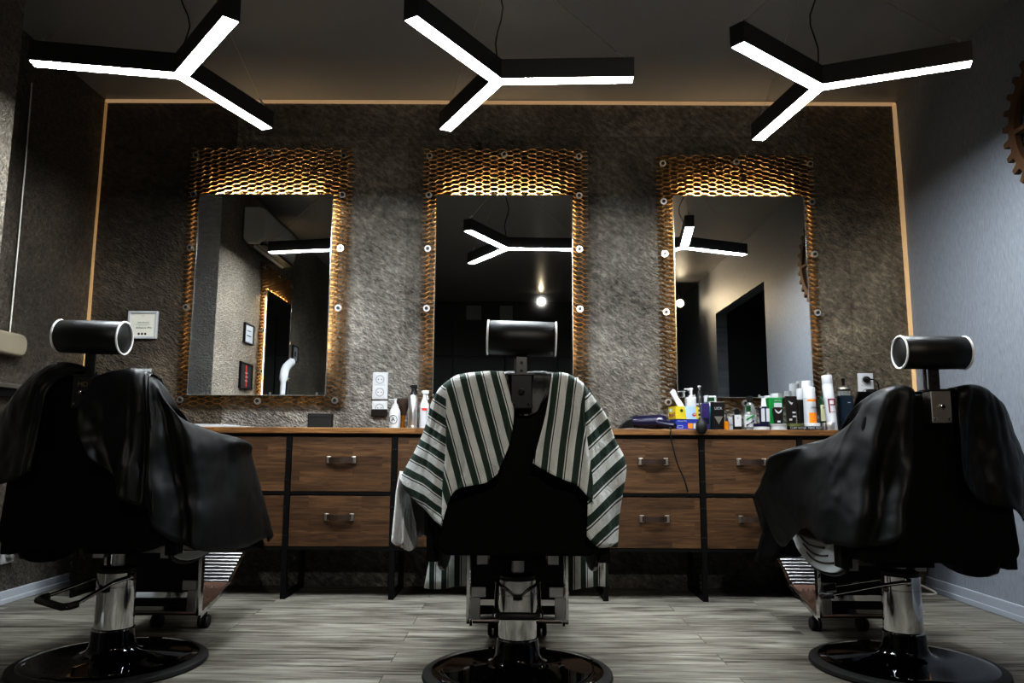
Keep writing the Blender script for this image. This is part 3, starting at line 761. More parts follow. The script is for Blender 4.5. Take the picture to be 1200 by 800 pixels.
cape = finish_cape(S, CM, 'stripe', 'green and white striped barber cape draped over the middle chair', 'barber capes')
K = MB()
sheet(K, CM, [[(586,437),(594,455),(601,478)], [(600,436),(603,458),(608,486)], [(616,437),(617,458),(618,487)], [(634,436),(634,458),(629,482)], [(650,437),(645,458),(635,474)]], [(-.27,-.285)]*5, nu=24, nv=20, wob=.004, seed=2)
kc = K.build('neck_band', 'leather', cape, smooth=True, angle=180)
# left black cape
S = MB()
sheet(S, CL, [[(97,433),(62,447),(50,478),(44,515),(40,552)], [(76,427),(45,450),(33,488),(26,530),(22,560)], [(58,428),(26,456),(12,490),(2,530),(-4,570)], [(42,437),(14,466),(0,495),(-12,535),(-16,580)], [(40,444),(14,478),(0,510),(-12,545),(-16,580)]],
      [(-.305,-.335), (-.305,-.33), (-.29,-.28), (-.25,-.16), (-.12,.08)], fold=(.012, 1.5, 0), wob=.012, seed=11)
sheet(S, CL, [[(112,441),(103,458),(92,480),(93,508),(106,535)], [(130,437),(124,470),(120,505),(123,535),(128,556)], [(150,435),(148,475),(146,515),(144,550),(142,583)], [(165,438),(166,480),(165,525),(162,560),(160,592)], [(175,443),(177,485),(178,530),(179,570),(180,602)]],
      [(-.31,-.345), (-.31,-.345), (-.31,-.345), (-.31,-.345), (-.30,-.335)], fold=(.016, 1.8, 1), wob=.010, seed=12)
sheet(S, CL, [[(172,442),(174,485),(175,530),(176,575),(180,614)], [(181,450),(187,490),(192,530),(196,580),(202,636)], [(190,462),(205,490),(214,540),(222,590),(228,643)], [(199,477),(228,508),(241,545),(252,590),(258,646)], [(206,487),(252,513),(270,543),(282,590),(288,641)], [(212,496),(288,517),(296,535),(307,575),(320,626)], [(216,502),(280,521),(290,545),(300,590),(312,636)]],
      [(-.30,-.31), (-.29,-.29), (-.28,-.24), (-.26,-.14), (-.20,.05), (-.07,.29), (.05,.38)], nu=64, fold=(.022, 2.6, .5), wob=.011, seed=13)
front_sheet(S, CL, profb, [h*.95 for h in half], .049, hemdip=.04)
finish_cape(S, CL, 'cape', 'black nylon cape over the chair nearest the left stone wall', 'barber capes')
# right black cape
S = MB()
sheet(S, CR, [[(1072,457),(1073,490),(1071,530),(1065,575),(1058,624)], [(1060,455),(1056,490),(1051,530),(1046,585),(1035,639)], [(1046,457),(1038,490),(1030,535),(1022,590),(1012,641)], [(1032,462),(1020,500),(1009,545),(998,592),(990,639)], [(1018,471),(1002,503),(985,545),(972,590),(964,633)], [(1007,482),(976,523),(956,550),(944,588),(937,619)], [(998,500),(945,527),(922,550),(914,592),(918,640)], [(992,511),(908,531),(896,553),(888,568),(880,580)], [(994,516),(916,536),(906,562),(903,600),(899,630)]],
      [(-.305,-.335), (-.305,-.325), (-.30,-.30), (-.29,-.26), (-.27,-.18), (-.22,-.02), (-.14,.16), (-.04,.29), (.05,.36)], nu=80, fold=(.020, 3.6, 0), wob=.011, seed=21)
sheet(S, CR, [[(1120,457),(1121,480),(1122,510),(1123,535),(1131,566)], [(1140,455),(1142,490),(1144,525),(1147,555),(1153,588)], [(1160,459),(1166,495),(1171,530),(1175,565),(1181,597)], [(1176,473),(1189,510),(1199,545),(1206,585),(1208,614)], [(1180,482),(1194,522),(1206,555),(1212,590),(1214,622)]],
      [(-.305,-.335), (-.305,-.33), (-.29,-.28), (-.25,-.16), (-.12,.08)], fold=(.014, 1.8, 1), wob=.010, seed=22)
front_sheet(S, CR, profb, [h*.95 for h in half], .049, hemdip=.04, dz=-.032)
finish_cape(S, CR, 'cape', 'black nylon cape over the chair beside the blue-grey wall', 'barber capes')
# towels hanging from the middle chair's left armrest
def cloth(name, mat, cols, y, label, cat, th, base, fold, seed):
    mb = MB(); sheet(mb, base, cols, [(y+.02*i, y+.02*i) for i in range(len(cols))], nu=16, nv=24, fold=fold, wrap=False, wob=.004, seed=seed); mb.uv = None
    o = mb.build(name, mat, None, smooth=True, loc=base, angle=180); so = o.modifiers.new('t', 'SOLIDIFY'); so.thickness = th; so.offset = 0
    return tag(o, label, cat)
cloth('towel', 'towel', [[(470,552),(465,575),(463,600),(460,634)], [(474,553),(470,580),(468,605),(466,639)], [(478,556),(475,580),(474,605),(473,635)]], -.02, 'thick white terry towel hanging below the striped cape', 'towel', .010, CM, (.004, 1, 0), 1)
cloth('towel', 'towelg', [[(475,556),(474,585),(472,615),(470,641)], [(481,560),(480,590),(479,620),(479,646)], [(489,565),(489,590),(489,615),(488,640)]], .04, 'greyish towel hanging just behind the thick white one', 'towel', .006, CM, (.004, 1, 1), 2)
cloth('plastic_wrap', 'film', [[(478,566),(481,585),(484,600),(488,612)], [(490,572),(492,595),(492,612),(490,629)], [(503,585),(503,598),(503,610),(502,621)]], -.05, 'translucent grey sheet hanging under the striped cape hem', 'sheet', .002, CM, (.003, 1, 0), 4)

# ---------------------------------------------------------------- things on the worktop
ZT = .826
def place(px0, px1, y): a = Py(px0, 500, y); b = Py(px1, 500, y); return (a.x+b.x)/2, (b.x-a.x)
def hgt(pytop, y, px=900): return Py(px, pytop, y).z-ZT
def item(name, label, cat, px0, px1, y, group='grooming products on the worktop', z=ZT):
    x, w = place(px0, px1, y); return thing(name, label, cat, (x, y, z), 0, group), w
def pump_head(t, r, z0, z1, mat, dirx):
    MB().lathe([(0, z0), (r*.5, z0), (r*.5, z0+.010), (r*.22, z0+.011), (r*.22, z1-.008), (0, z1-.008)], n=16).build('pump_collar', mat, t, smooth=True)
    MB().span((-r*.3, -.006, z1-.010), (r*.3, .006, z1)).span((min(0, dirx*r*1.2), -.004, z1-.009), (max(0, dirx*r*1.2), .004, z1-.002)).build('pump_head', mat, t, bevel=.002)
def tin(px0, px1, y, h, lid, body, label, txt=None):
    t, w = item('tin', label, 'tin', px0, px1, y, 'pomade tins on the worktop'); r = w/2
    MB().lathe([(0, 0), (r*.97, 0), (r*.97, h*.62), (0, h*.62)], n=36).build('body', body, t, smooth=True)
    MB().lathe([(0, h*.55), (r, h*.55), (r, h*.97), (r*.98, h), (0, h)], n=36).build('lid', lid, t, smooth=True)
    if txt: text(txt, h*.42, 'label', t, (0, -r*.985, h*.3))
    return t

# left cluster
t, w = item('soap_dispenser', 'white pump bottle with a round black emblem, leftmost bottle', 'bottle', 456, 469, -.16); r = w/2; h = hgt(469, -.16)
MB().lathe([(0, 0), (r, 0), (r, h*.55), (r*.85, h*.63), (r*.62, h*.70), (r*.62, h*.76), (0, h*.76)], n=28).build('body', 'white', t, smooth=True)
pump_head(t, r, h*.76, h, 'white', -1)
MB().tube([(cos(i*pi/12)*.020-.004, -r-.001, h*.30+sin(i*pi/12)*.022) for i in range(24)], .0017, 6, closed=True).build('emblem', 'ink', t)
text('A', .030, 'ink', t, (-.004, -r-.0012, h*.30), name='emblem')
t, w = item('neck_brush', 'dark bristle neck brush with amber handle beside the white pump', 'brush', 464, 480, -.10); h = hgt(469, -.10)
MB().lathe([(0, 0), (.012, 0), (.014, .01), (.008, h*.2), (.011, h*.45), (.012, h*.5), (0, h*.5)], n=20).build('handle', 'amber', t, smooth=True)
MB().lathe([(0, h*.45), (.014, h*.45), (.026, h*.7), (w/2, h*.93), (w/2*.9, h), (0, h*1.01)], n=28).build('bristles', 'brist', t, smooth=True)
def trigger(t, z, mat, r):
    m = MB().span((-.008, -.008, z), (.008, .008, z+.016)).span((-.012, -.009, z+.016), (.022, .009, z+.036)).bar((.010, 0, z+.022), (.020, 0, z-.014), .010, .006).span((-.020, -.005, z+.024), (-.012, .005, z+.034))
    return m.build('trigger', mat, t, bevel=.003)
t, w = item('spray_bottle', 'polished silver spray bottle with black trigger', 'bottle', 478, 488.5, -.20); r = w/2; h = hgt(465, -.20)
MB().lathe([(0, 0), (r, 0), (r, .016), (r*.985, .017), (r, .018), (r, h*.93), (r*.7, h), (0, h)], n=36).build('body', 'silver', t, smooth=True)
MB().lathe([(0, h), (r*.62, h), (r*.4, h+.022), (0, h+.022)], n=20).build('collar', 'black', t, smooth=True); trigger(t, h+.018, 'black', r)
t, w = item('spray_bottle', 'clear spray bottle with white trigger and red-striped label', 'bottle', 491, 502.5, -.17); r = w/2; h = hgt(471, -.17)
MB().lathe([(0, 0), (r, 0), (r, h*.85), (r*.5, h), (0, h)], n=28).build('body', 'white', t, smooth=True)
MB().lathe([(0, .012), (r*1.02, .012), (r*1.02, h*.74), (0, h*.74)], n=28).build('label', 'label', t, smooth=True)
MB().span((-.010, -r*1.04, h*.64), (.016, -r*.85, h*.72)).build('stripe', 'red', t)
MB().lathe([(0, h), (r*.55, h), (r*.4, h+.02), (0, h+.02)], n=20).build('collar', 'white', t, smooth=True); trigger(t, h+.016, 'white', r)
t, w = item('black_box', 'small matte black box standing alone left of the sockets', 'box', 362, 388.5, -.20, None); h = hgt(487, -.2)
MB().span((-w/2, -.03, 0), (w/2, .03, h)).build('box_body', 'rubber', t, bevel=.002)
MB().span((-w/2-.001, -.031, h*.72), (w/2+.001, .031, h)).build('lid', 'rubber', t, bevel=.002)
t, w = item('thin_tray', 'flat silvery tray lying at the left end of the worktop', 'tray', 205, 290, -.22, None)
MB().span((-w/2, -.10, 0), (w/2, .10, .008)).span((-w/2+.02, -.09, .008), (w/2-.09, .09, .016)).build('tray_body', 'label', t, bevel=.002)

# hair dryer with nozzle to the left
t = thing('hair_dryer', 'dark purple hair dryer lying on its side, nozzle pointing left', 'hair dryer', (*Py(757, 500, -.27).xy, ZT))
k = 3.93/899
MB().lathe([(0, -.012), (.024, -.012), (.028, 0), (.031, .04), (.036, .10), (.037, .14), (.033, .165), (.024, .18), (0, .184)], (-.070, 0, .0385), 28, 'x').build('barrel', 'navy', t, smooth=True)
nz = MB()
for x, hy, hz2, z in ((-.068, .026, .027, .036), (-.105, .028, .019, .026), (-.135, .034, .006, .012)):
    nz.v += [Vector((x, sx*hy, z+sz*hz2)) for sx, sz in ((-1,-1),(1,-1),(1,1),(-1,1))]
for a in (0, 4): nz.f += [(a+j, a+(j+1) % 4, a+4+(j+1) % 4, a+4+j) for j in range(4)]
nz.f += [(3,2,1,0), (8,9,10,11)]
nz.build('nozzle', 'black', t, bevel=.006)
MB().tube([(.060, -.02, .034), (.085, -.045, .026), (.115, -.075, .019), (.130, -.088, .016)], [.022, .020, .018, .015], 16).build('handle', 'navy', t, smooth=True)
MB().lathe([(0, .112), (.031, .112), (.029, .122), (0, .122)], (-.01, 0, .036), 24, 'x').build('rear_grille', 'black', t, smooth=True)
p0 = Py(785, 500, -.365)
cd = [t.location+Vector((.128, -.086, .016)), Vector((p0.x, -.36, ZT+.007)), Vector((p0.x+.002, -.379, ZT-.004)), Py(786, 511, -.383), Py(793, 540, -.390), Py(802, 562, -.388), Py(806, 576, -.380)]
for i in range(len(cd)): cd[i] = cd[i]-t.location
sm = [spl(cd, i/30) for i in range(31)]
MB().tube(sm, .0035, 8).build('power_cord', 'black', t, smooth=True)

# blue carton with tissue box on top
xb, wb = place(790.5, 816, -.30)
hb = hgt(491, -.30, 800); rz = R(-14)
t = thing('blue_carton', 'blue printed carton lying under the yellow tissue box', 'box', (xb, -.26, ZT), R(10))
dx, dy = .118, .085
MB().span((-dx/2, -dy/2, 0), (dx/2, dy/2, hb)).build('carton', 'blue', t, bevel=.001)
MB().span((-dx/2-.001, -dy/2+.002, .002), (-dx/2, dy/2-.002, hb-.002)).build('side_print', 'blued', t)
MB().span((.006, -dy/2-.001, .006), (.030, -dy/2, .032)).build('orange_square', 'orange', t)
MB().span((.034, -dy/2-.001, .006), (.058, -dy/2, .032)).build('white_square', 'label', t)
MB().prism(rrect(.030, .014, .004, 3), lambda a, b, q: (a-.036, q, b+.014), -dy/2-.001, -dy/2).build('white_outline', 'label', t)
MB().prism(rrect(.024, .009, .003, 3), lambda a, b, q: (a-.036, q, b+.014), -dy/2-.0016, -dy/2-.001).build('outline_core', 'blue', t)
MB().span((-dx/2-.0016, -.026, .012), (-dx/2-.001, -.004, .036)).build('red_square', 'red', t)
text('Master Pro', .011, 'label', t, (-.050, -dy/2-.0012, hb-.010), align='LEFT')
ht = hgt(476, -.30, 800)-hb
t = thing('tissue_box', 'yellow and pale blue tissue box stacked on the blue carton', 'box', (xb, -.26, ZT+hb), R(12))
dx = .124; dy = .09
MB().span((-dx/2, -dy/2, 0), (dx/2, dy/2, ht)).build('carton', 'yellow', t, bevel=.001)
MB().prism([(-.004, 0), (dx/2-.012, 0), (dx/2-.016, ht), (-.012, ht)], XZ, -dy/2-.0012, -dy/2-.0002).build('blue_patch', 'sky', t)
MB().lathe([(0, 0), (.008, 0), (.008, .001), (0, .001)], (-.030, -dy/2-.0012, ht*.66), 16, 'y').build('green_dot', 'dgreen', t)
MB().lathe([(0, 0), (.011, 0), (.011, .001), (0, .001)], (.038, -dy/2-.0022, ht*.36), 16, 'y', sy=.8).build('red_dot', 'red', t)
MB().span((.030, -dy/2-.003, ht*.36), (.046, -dy/2-.0022, ht*.44)).build('white_band', 'label', t)
sdp = MB()
for i, (y, z) in enumerate(((-.03, .4), (-.015, .35), (.0, .3), (.018, .3), (.03, .35))): sdp.span((-dx/2-.001, y-.003, ht*z-.010), (-dx/2, y+.004, ht*z+.008))
sdp.build('side_print', 'maroon', t)
MB().span((-dx/2-.001, .004, ht*.6), (-dx/2, .028, ht*.85)).build('side_patch', 'sky', t)
ti = MB(); pts = [(-.030, ht), (-.034, ht+.010), (-.050, ht+.046), (-.062, ht+.075), (-.044, ht+.092), (-.036, ht+.086), (-.024, ht+.048), (-.002, ht+.012), (.004, ht)]
for i in range(2):
    y = -.012+.02*i
    ti.prism([(a+.004*i, b) for a, b in pts], lambda a, b, q: (a, q+.3*(b-ht), b), y, y+.004)
ti.build('tissue', 'tissue', t)

# bottles right of the boxes
t, w = item('pump_bottle', 'white square pump bottle behind the tissue box', 'bottle', 804, 818, -.14); h = hgt(455, -.14); hbod = hgt(466, -.14)
MB().prism(rrect(w, w*.8, .010), lambda a, b, q: (a, b, q), 0, hbod).build('body', 'white', t, bevel=.006, smooth=True); pump_head(t, w*.5, hbod, h, 'white', -1)
t, w = item('pump_bottle', 'slim striped bottle with black pump and white nozzle', 'bottle', 816.5, 825.5, -.17); h = hgt(452, -.17); r = w/2; hb2 = hgt(464, -.17)
MB().lathe([(0, 0), (r, 0), (r, hb2*.92), (r*.6, hb2), (0, hb2)], n=24).build('body', 'black', t, smooth=True)
st = MB()
for i in range(6): st.lathe([(0, .02+.022*i), (r*1.02, .02+.022*i), (r*1.02, .030+.022*i), (0, .030+.022*i)], n=24)
st.build('label_band', 'label', t, smooth=True)
MB().lathe([(0, hb2), (r*.65, hb2), (r*.4, hb2+.03), (0, hb2+.03)], n=18).build('collar', 'black', t, smooth=True)
MB().span((-.004, -.004, hb2+.03), (.004, .004, h)).span((-.010, -.005, h-.012), (.006, .005, h)).build('pump_head', 'white', t, bevel=.002)
t, w = item('carton', 'tall plain purple carton among the bottles', 'box', 822.5, 831, -.24); h = hgt(473, -.24)
MB().span((-w/2, -.018, 0), (w/2, .018, h)).build('carton_body', 'purple', t, bevel=.001); MB().span((-w/2+.004, -.019, .03), (w/2-.004, -.018, .06)).build('print', 'navy', t)
t, w = item('cream_tube', 'white capped tube just behind the purple carton', 'tube', 825.5, 831.5, -.12); h = hgt(463.5, -.12); r = w/2
MB().lathe([(0, 0), (r*1.1, 0), (r*1.1, h*.8), (0, h*.8)], n=20).build('body', 'teal', t, smooth=True); MB().lathe([(0, h*.78), (r, h*.78), (r, h), (0, h)], n=20).build('cap', 'white', t, smooth=True)
t, w = item('cream_tube', 'white and teal upright tube with green-topped cap', 'tube', 831, 840, -.17); h = hgt(464, -.17)
MB().span((-w/2, -.012, 0), (w/2, .012, h*.70)).build('body', 'teal', t, bevel=.003); MB().span((-w/2, -.013, h*.70), (w/2, .013, h)).build('cap', 'white', t, bevel=.003)
MB().span((-w/2-.001, -.014, h*.84), (w*.2, .014, h*.95)).build('cap_band', 'dgreen', t)
t, w = item('product_tube', 'wide black tube with silver wedge and pale lettering', 'tube', 834, 849, -.24); h = hgt(471, -.24)
MB().prism([(-w*.42, 0), (w*.42, 0), (w*.5, h), (-w*.5, h)], XZ, -.016, .016).build('body', 'black', t, bevel=.004)
MB().prism([(0, h*.20), (w*.34, h*.48), (-w*.34, h*.48)], XZ, -.0175, -.016).build('wedge', 'silver', t)
text('LICK', .019, 'label', t, (0, -.0175, h*.76))
t, w = item('dropper_bottle', 'tiny amber bottle with black dropper', 'bottle', 848.5, 854.5, -.27); h = hgt(484, -.27); r = w/2
MB().lathe([(0, 0), (r, 0), (r, h*.45), (r*.5, h*.52), (0, h*.52)], n=18).build('body', 'amber', t, smooth=True); MB().lathe([(0, h*.5), (r*.55, h*.5), (r*.55, h*.66), (r*.25, h*.74), (r*.2, h), (0, h)], n=14).build('dropper', 'black', t, smooth=True)
t, w = item('small_carton', 'small white carton behind the amber dropper bottle', 'box', 853, 859, -.13); h = hgt(489, -.13)
MB().span((-w/2, -.015, 0), (w/2, .015, h)).build('carton_body', 'label', t, bevel=.001); MB().span((-w/2-.0004, -.0155, h*.35), (w/2+.0004, .0155, h*.5)).build('print_band', 'grey', t)
t, w = item('lotion_bottle', 'dark bottle with pale shield label and black cap', 'bottle', 859.5, 868.5, -.26); h = hgt(479.5, -.26)
MB().span((-w/2, -.014, 0), (w/2, .014, h*.74)).build('body', 'black', t, bevel=.004); MB().span((-w*.44, -.0155, h*.17), (w*.44, -.0138, h*.72)).build('label', 'label', t)
MB().lathe([(0, h*.74), (w*.3, h*.74), (w*.3, h), (0, h)], n=16).build('cap', 'black', t, smooth=True)
MB().prism([(-.005, .0), (.005, .0), (.005, -.007), (0, -.013), (-.005, -.007)], lambda a, b, q: (a, q, b+h*.62), -.0162, -.0155).build('shield', 'grey', t)
t, w = item('aftershave_bottle', 'round bottle with green and white diagonal label, green cap', 'bottle', 872, 883.5, -.27); h = hgt(475.5, -.27); r = w/2
MB().lathe([(0, 0), (r*.8, 0), (r, .008), (r, h*.62), (r*.7, h*.74), (r*.45, h*.78), (0, h*.78)], n=28).build('body', 'glass', t, smooth=True)
MB().lathe([(0, h*.76), (r*.5, h*.76), (r*.5, h), (0, h)], n=18).build('cap', 'dgreen', t, smooth=True)
MB().lathe([(0, h*.12), (r*1.02, h*.12), (r*1.02, h*.60), (0, h*.60)], n=28).build('label', 'label', t, smooth=True)
for a, mt in ((-.012, 'green'), (.016, 'navy')):
    MB().prism([(-.02, -.010-a), (.02, .014-a), (.02, .022-a), (-.02, -.001-a)], lambda p, q, s_: (p, s_, q+h*.36), -r*1.06, -r*1.0).build('diagonal', mt, t)
text('PARVA', .011, 'label', t, (.0, -r*1.08, h*.28), rot=(pi/2, R(-30), 0))
t, w = item('tonic_bottle', 'clear glass bottle with black cap behind the striped one', 'bottle', 872.5, 886.5, -.13); h = hgt(464, -.13); r = w/2
MB().lathe([(0, 0), (r, 0), (r, h*.55), (r*.9, h*.68), (r*.4, h*.80), (r*.4, h*.84), (0, h*.84)], n=28).build('body', 'glass', t, smooth=True); MB().lathe([(0, h*.82), (r*.45, h*.82), (r*.45, h), (0, h)], n=18).build('cap', 'black', t, smooth=True)
MB().lathe([(0, h*.1), (r*1.01, h*.1), (r*1.01, h*.46), (0, h*.46)], n=28).build('label', 'label', t, smooth=True)
tin(882, 902, -.28, hgt(496.5, -.28), 'navy', 'label', 'navy-lidded pomade tin under the two-label spray', None)
zt = hgt(496.5, -.28)
t, w = item('mist_bottle', 'dark mist bottle with two white labels on the navy tin', 'bottle', 890.5, 901.5, -.28, z=ZT+zt); h = hgt(466, -.28)-zt; r = w/2
MB().lathe([(0, 0), (r, 0), (r, h*.60), (r*.6, h*.66), (0, h*.66)], n=24).build('body', 'navy', t, smooth=True)
for s in (-1, 1): MB().span((s*r*.5-r*.36, -r*1.02, h*.08), (s*r*.5+r*.36, -r*.6, h*.58)).build('label', 'label', t)
MB().lathe([(0, h*.64), (r*.62, h*.64), (r*.5, h*.78), (r*.45, h), (0, h)], n=20).build('cap', 'white', t, smooth=True)
t, w = item('shampoo_bottle', 'large flat green bottle with white cap', 'bottle', 900, 917, -.15); h = hgt(466, -.15)
MB().prism(rrect(w, .05, .008), lambda a, b, q: (a, b, q), 0, h).build('body', 'green', t, bevel=.005)
MB().span((-w*.2, -.015, h), (w*.25, .015, h+.022)).build('cap', 'white', t, bevel=.003); MB().span((-w*.14, -.0262, h*.5), (w*.40, -.0252, h*.84)).build('label', 'label', t)
text('SALON', .011, 'label', t, (.01, -.0265, h*.91))
t, w = item('carton', 'low white-topped pack behind the green bottle', 'box', 897.5, 906, -.08); h = hgt(463.5, -.08)
MB().span((-w/2, -.015, 0), (w/2, .015, h)).build('carton_body', 'white', t, bevel=.002); MB().span((-w/2-.0005, -.0155, h*.3), (w/2+.0005, .0155, h*.6)).build('print', 'green', t)
tin(901, 922, -.28, hgt(496.5, -.28), 'grey', 'label', 'grey ridged pomade tin in front of the green bottle')
t, w = item('cream_tube', 'small brown tube with winged white emblem on a grey tin', 'tube', 906, 918.5, -.28, z=ZT+zt); h = hgt(477, -.28)-zt
MB().prism([(-w*.36, 0), (w*.36, 0), (w*.5, h*.9), (w*.44, h), (-w*.44, h), (-w*.5, h*.9)], XZ, -.010, .010).build('body', 'dbrown', t, bevel=.003)
MB().prism([(-w*.36, h*.9), (0, h*.70), (w*.36, h*.9), (w*.26, h*.70), (0, h*.60), (-w*.26, h*.70)], XZ, -.0116, -.010).build('emblem', 'label', t)
MB().prism(rrect(w*.28, .010, .002, 2), lambda a, b, q: (a, q, b+h*.14), -.0116, -.010).build('print', 'label', t)
tin(922, 942, -.28, hgt(496, -.28), 'olive', 'black', 'black pomade tin with olive lid', 'CLAY WORK')
t, w = item('cream_tube', 'tall dark tube with white wing emblem on the olive tin', 'tube', 921, 934.5, -.28, z=ZT+zt); h = hgt(464, -.28)-zt
MB().prism([(-w*.34, 0), (w*.34, 0), (w*.5, h*.94), (w*.5, h), (-w*.5, h), (-w*.5, h*.94)], XZ, -.011, .011).build('body', 'dbrown', t, bevel=.003)
MB().prism([(-w*.3, h*.84), (-w*.1, h*.72), (w*.02, h*.68), (w*.16, h*.78), (w*.04, h*.76), (-w*.06, h*.79)], XZ, -.0125, -.011).build('emblem', 'label', t)
for zz in (.38, .24): MB().span((w*.05, -.0125, h*zz), (w*.34, -.011, h*(zz+.06))).build('print', 'label', t)
MB().span((-w*.24, -.0125, h*.12), (.0, -.011, h*.19)).build('print', 'label', t)
tin(942.5, 961, -.28, hgt(495.5, -.28), 'label', 'black', 'black pomade tin with white lid', 'FIBRE GUM')
t, w = item('spray_can', 'white hairspray can with orange blocks on the white-lidded tin', 'spray can', 943, 957, -.28, z=ZT+zt); h = hgt(453, -.28)-zt; r = w/2
MB().lathe([(0, 0), (r, 0), (r, h*.70), (0, h*.70)], n=32).build('body', 'label', t, smooth=True); MB().lathe([(0, h*.69), (r*.98, h*.69), (r*.95, h*.98), (r*.86, h), (0, h)], n=32).build('cap', 'white', t, smooth=True)
def arcpanel(t, r, a0, a1, z0, z1, mat, nm, k=10):
    m = MB()
    for i in range(k+1):
        a = R(a0+(a1-a0)*i/k); m.v += [Vector((r*sin(a), -r*cos(a), z0)), Vector((r*sin(a), -r*cos(a), z1))]
    m.f = [(2*i, 2*i+2, 2*i+3, 2*i+1) for i in range(k)]
    return m.build(nm, mat, t, smooth=True)
arcpanel(t, r*1.015, -30, 80, .004, h*.30, 'orange', 'orange_block'); arcpanel(t, r*1.015, -40, 85, h*.60, h*.66, 'orange', 'orange_band')
text('OPRIS', .013, 'ink', t, (.010, -r*1.03, h*.43), shear=.2)
t, w = item('spray_can', 'white-capped can standing behind the orange-blocked hairspray', 'spray can', 941.5, 953, -.14); h = hgt(446, -.14); r = w/2
MB().lathe([(0, 0), (r, 0), (r, h*.72), (0, h*.72)], n=28).build('body', 'dbrown', t, smooth=True); MB().lathe([(0, h*.71), (r, h*.71), (r, h*.98), (r*.9, h), (0, h)], n=28).build('cap', 'white', t, smooth=True)
t, w = item('spray_can', 'short white-capped can left of the orange-blocked hairspray', 'spray can', 935, 943.5, -.14); h = hgt(455, -.14); r = w/2
MB().lathe([(0, 0), (r, 0), (r, h*.74), (0, h*.74)], n=28).build('body', 'dbrown', t, smooth=True); MB().lathe([(0, h*.73), (r, h*.73), (r, h), (0, h)], n=28).build('cap', 'white', t, smooth=True)
t, w = item('liquor_bottle', 'green glass bottle with pale label and red-topped neck', 'bottle', 962, 974, -.15); h = hgt(447, -.15); r = w/2
MB().lathe([(0, 0), (r, 0), (r, h*.60), (r*.85, h*.68), (r*.36, h*.78), (r*.34, h*.86), (0, h*.86)], n=28).build('body', 'dgreen', t, smooth=True)
MB().lathe([(0, h*.80), (r*.40, h*.80), (r*.40, h*.94), (0, h*.94)], n=18).build('foil', 'silver', t, smooth=True); MB().lathe([(0, h*.93), (r*.40, h*.93), (r*.38, h), (0, h)], n=18).build('cap', 'red', t, smooth=True)
arcpanel(t, r*1.02, -75, 75, h*.2, h*.53, 'pale', 'label'); text('JASON', .012, 'ink', t, (-.006, -r*1.05, h*.47))
tin(963, 970, -.27, hgt(495, -.27), 'silver', 'silver', 'small silver tin just left of the squat silver jar')
tin(967.5, 978.5, -.30, hgt(494.5, -.30), 'silver', 'silver', 'squat silver jar in front of the tall white spray')
t, w = item('spray_can', 'tall slim white spray can with maroon letter P', 'spray can', 969.5, 981.5, -.23); h = hgt(439, -.23); r = w/2
MB().lathe([(0, 0), (r, 0), (r, h*.835), (r*.97, h*.84), (r, h*.845), (r*.99, h*.985), (r*.9, h), (0, h)], n=32).build('body', 'white', t, smooth=True)
t.rotation_euler = (0, R(-3.5), 0)
pm = MB(); pw = .006; px0_ = -.016
pm.span((px0_, -r-.0012, h*.32), (px0_+.005, -r+.004, h*.57)); pm.span((px0_, -r-.0012, h*.545), (.018, -r+.004, h*.57)); pm.span((.013, -r-.0012, h*.45), (.018, -r+.004, h*.57)); pm.span((px0_+.008, -r-.0012, h*.45), (.018, -r+.004, h*.472))
pm.build('letter', 'maroon', t)
arcpanel(t, r*1.012, -30, 45, h*.325, h*.335, 'maroon', 'print_line')
t, w = item('mouthwash_bottle', 'big dark blue rectangular bottle at the right end of the row', 'bottle', 984, 1000, -.19); h = hgt(463, -.19)
MB().prism(rrect(w, .055, .012), lambda a, b, q: (a, b, q), 0, h).build('body', 'dblue', t, bevel=.006, smooth=True)
for x in (-.2, .12): MB().span((w*x, -.029, .012), (w*(x+.2), -.0275, .040)).build('label', 'label', t)
text('abba', .008, 'label', t, (.008, -.0285, h*.80))
t, w = item('jar', 'clear barbicide-style jar with metal lid behind the dark blue bottle', 'jar', 983, 999, -.10); h = hgt(443, -.10); r = w/2
t['label'] = 'clear glass jar with metal lid behind the dark blue bottle'
MB().lathe([(0, 0), (r*.85, 0), (r*.85, h*.76), (0, h*.76)], n=28).build('body', 'glass', t, smooth=True); MB().lathe([(0, h*.76), (r*.55, h*.76), (r*1.0, h*.79), (r*.95, h*.83), (r*.5, h*.86), (0, h*.86)], n=28).build('lid', 'pewter', t, smooth=True)
MB().lathe([(0, h*.86), (r*.2, h*.86), (r*.2, h*.93), (r*.28, h*.95), (r*.28, h), (0, h)], n=14).build('lid_knob', 'black', t, smooth=True)
# rubber bulb on its tube
p = Py(822, 499, -.40)
t = thing('rubber_bulb', 'black rubber squeeze bulb hanging on a thin tube over the worktop edge', 'squeeze bulb', p)
MB().lathe([(0, -.040), (.014, -.038), (.024, -.025), (.028, -.006), (.026, .012), (.016, .028), (.008, .036), (.005, .046), (0, .046)], n=24).build('bulb', 'rubber', t, smooth=True)
q = [Vector((0, 0, .044)), Py(820.5, 480, -.385)-p, Py(818, 464, -.32)-p, Py(819, 455, -.24)-p, Py(822, 453, -.172)-p]
MB().tube([spl(q, i/20) for i in range(21)], .003, 8).build('tube', 'rubber', t, smooth=True)

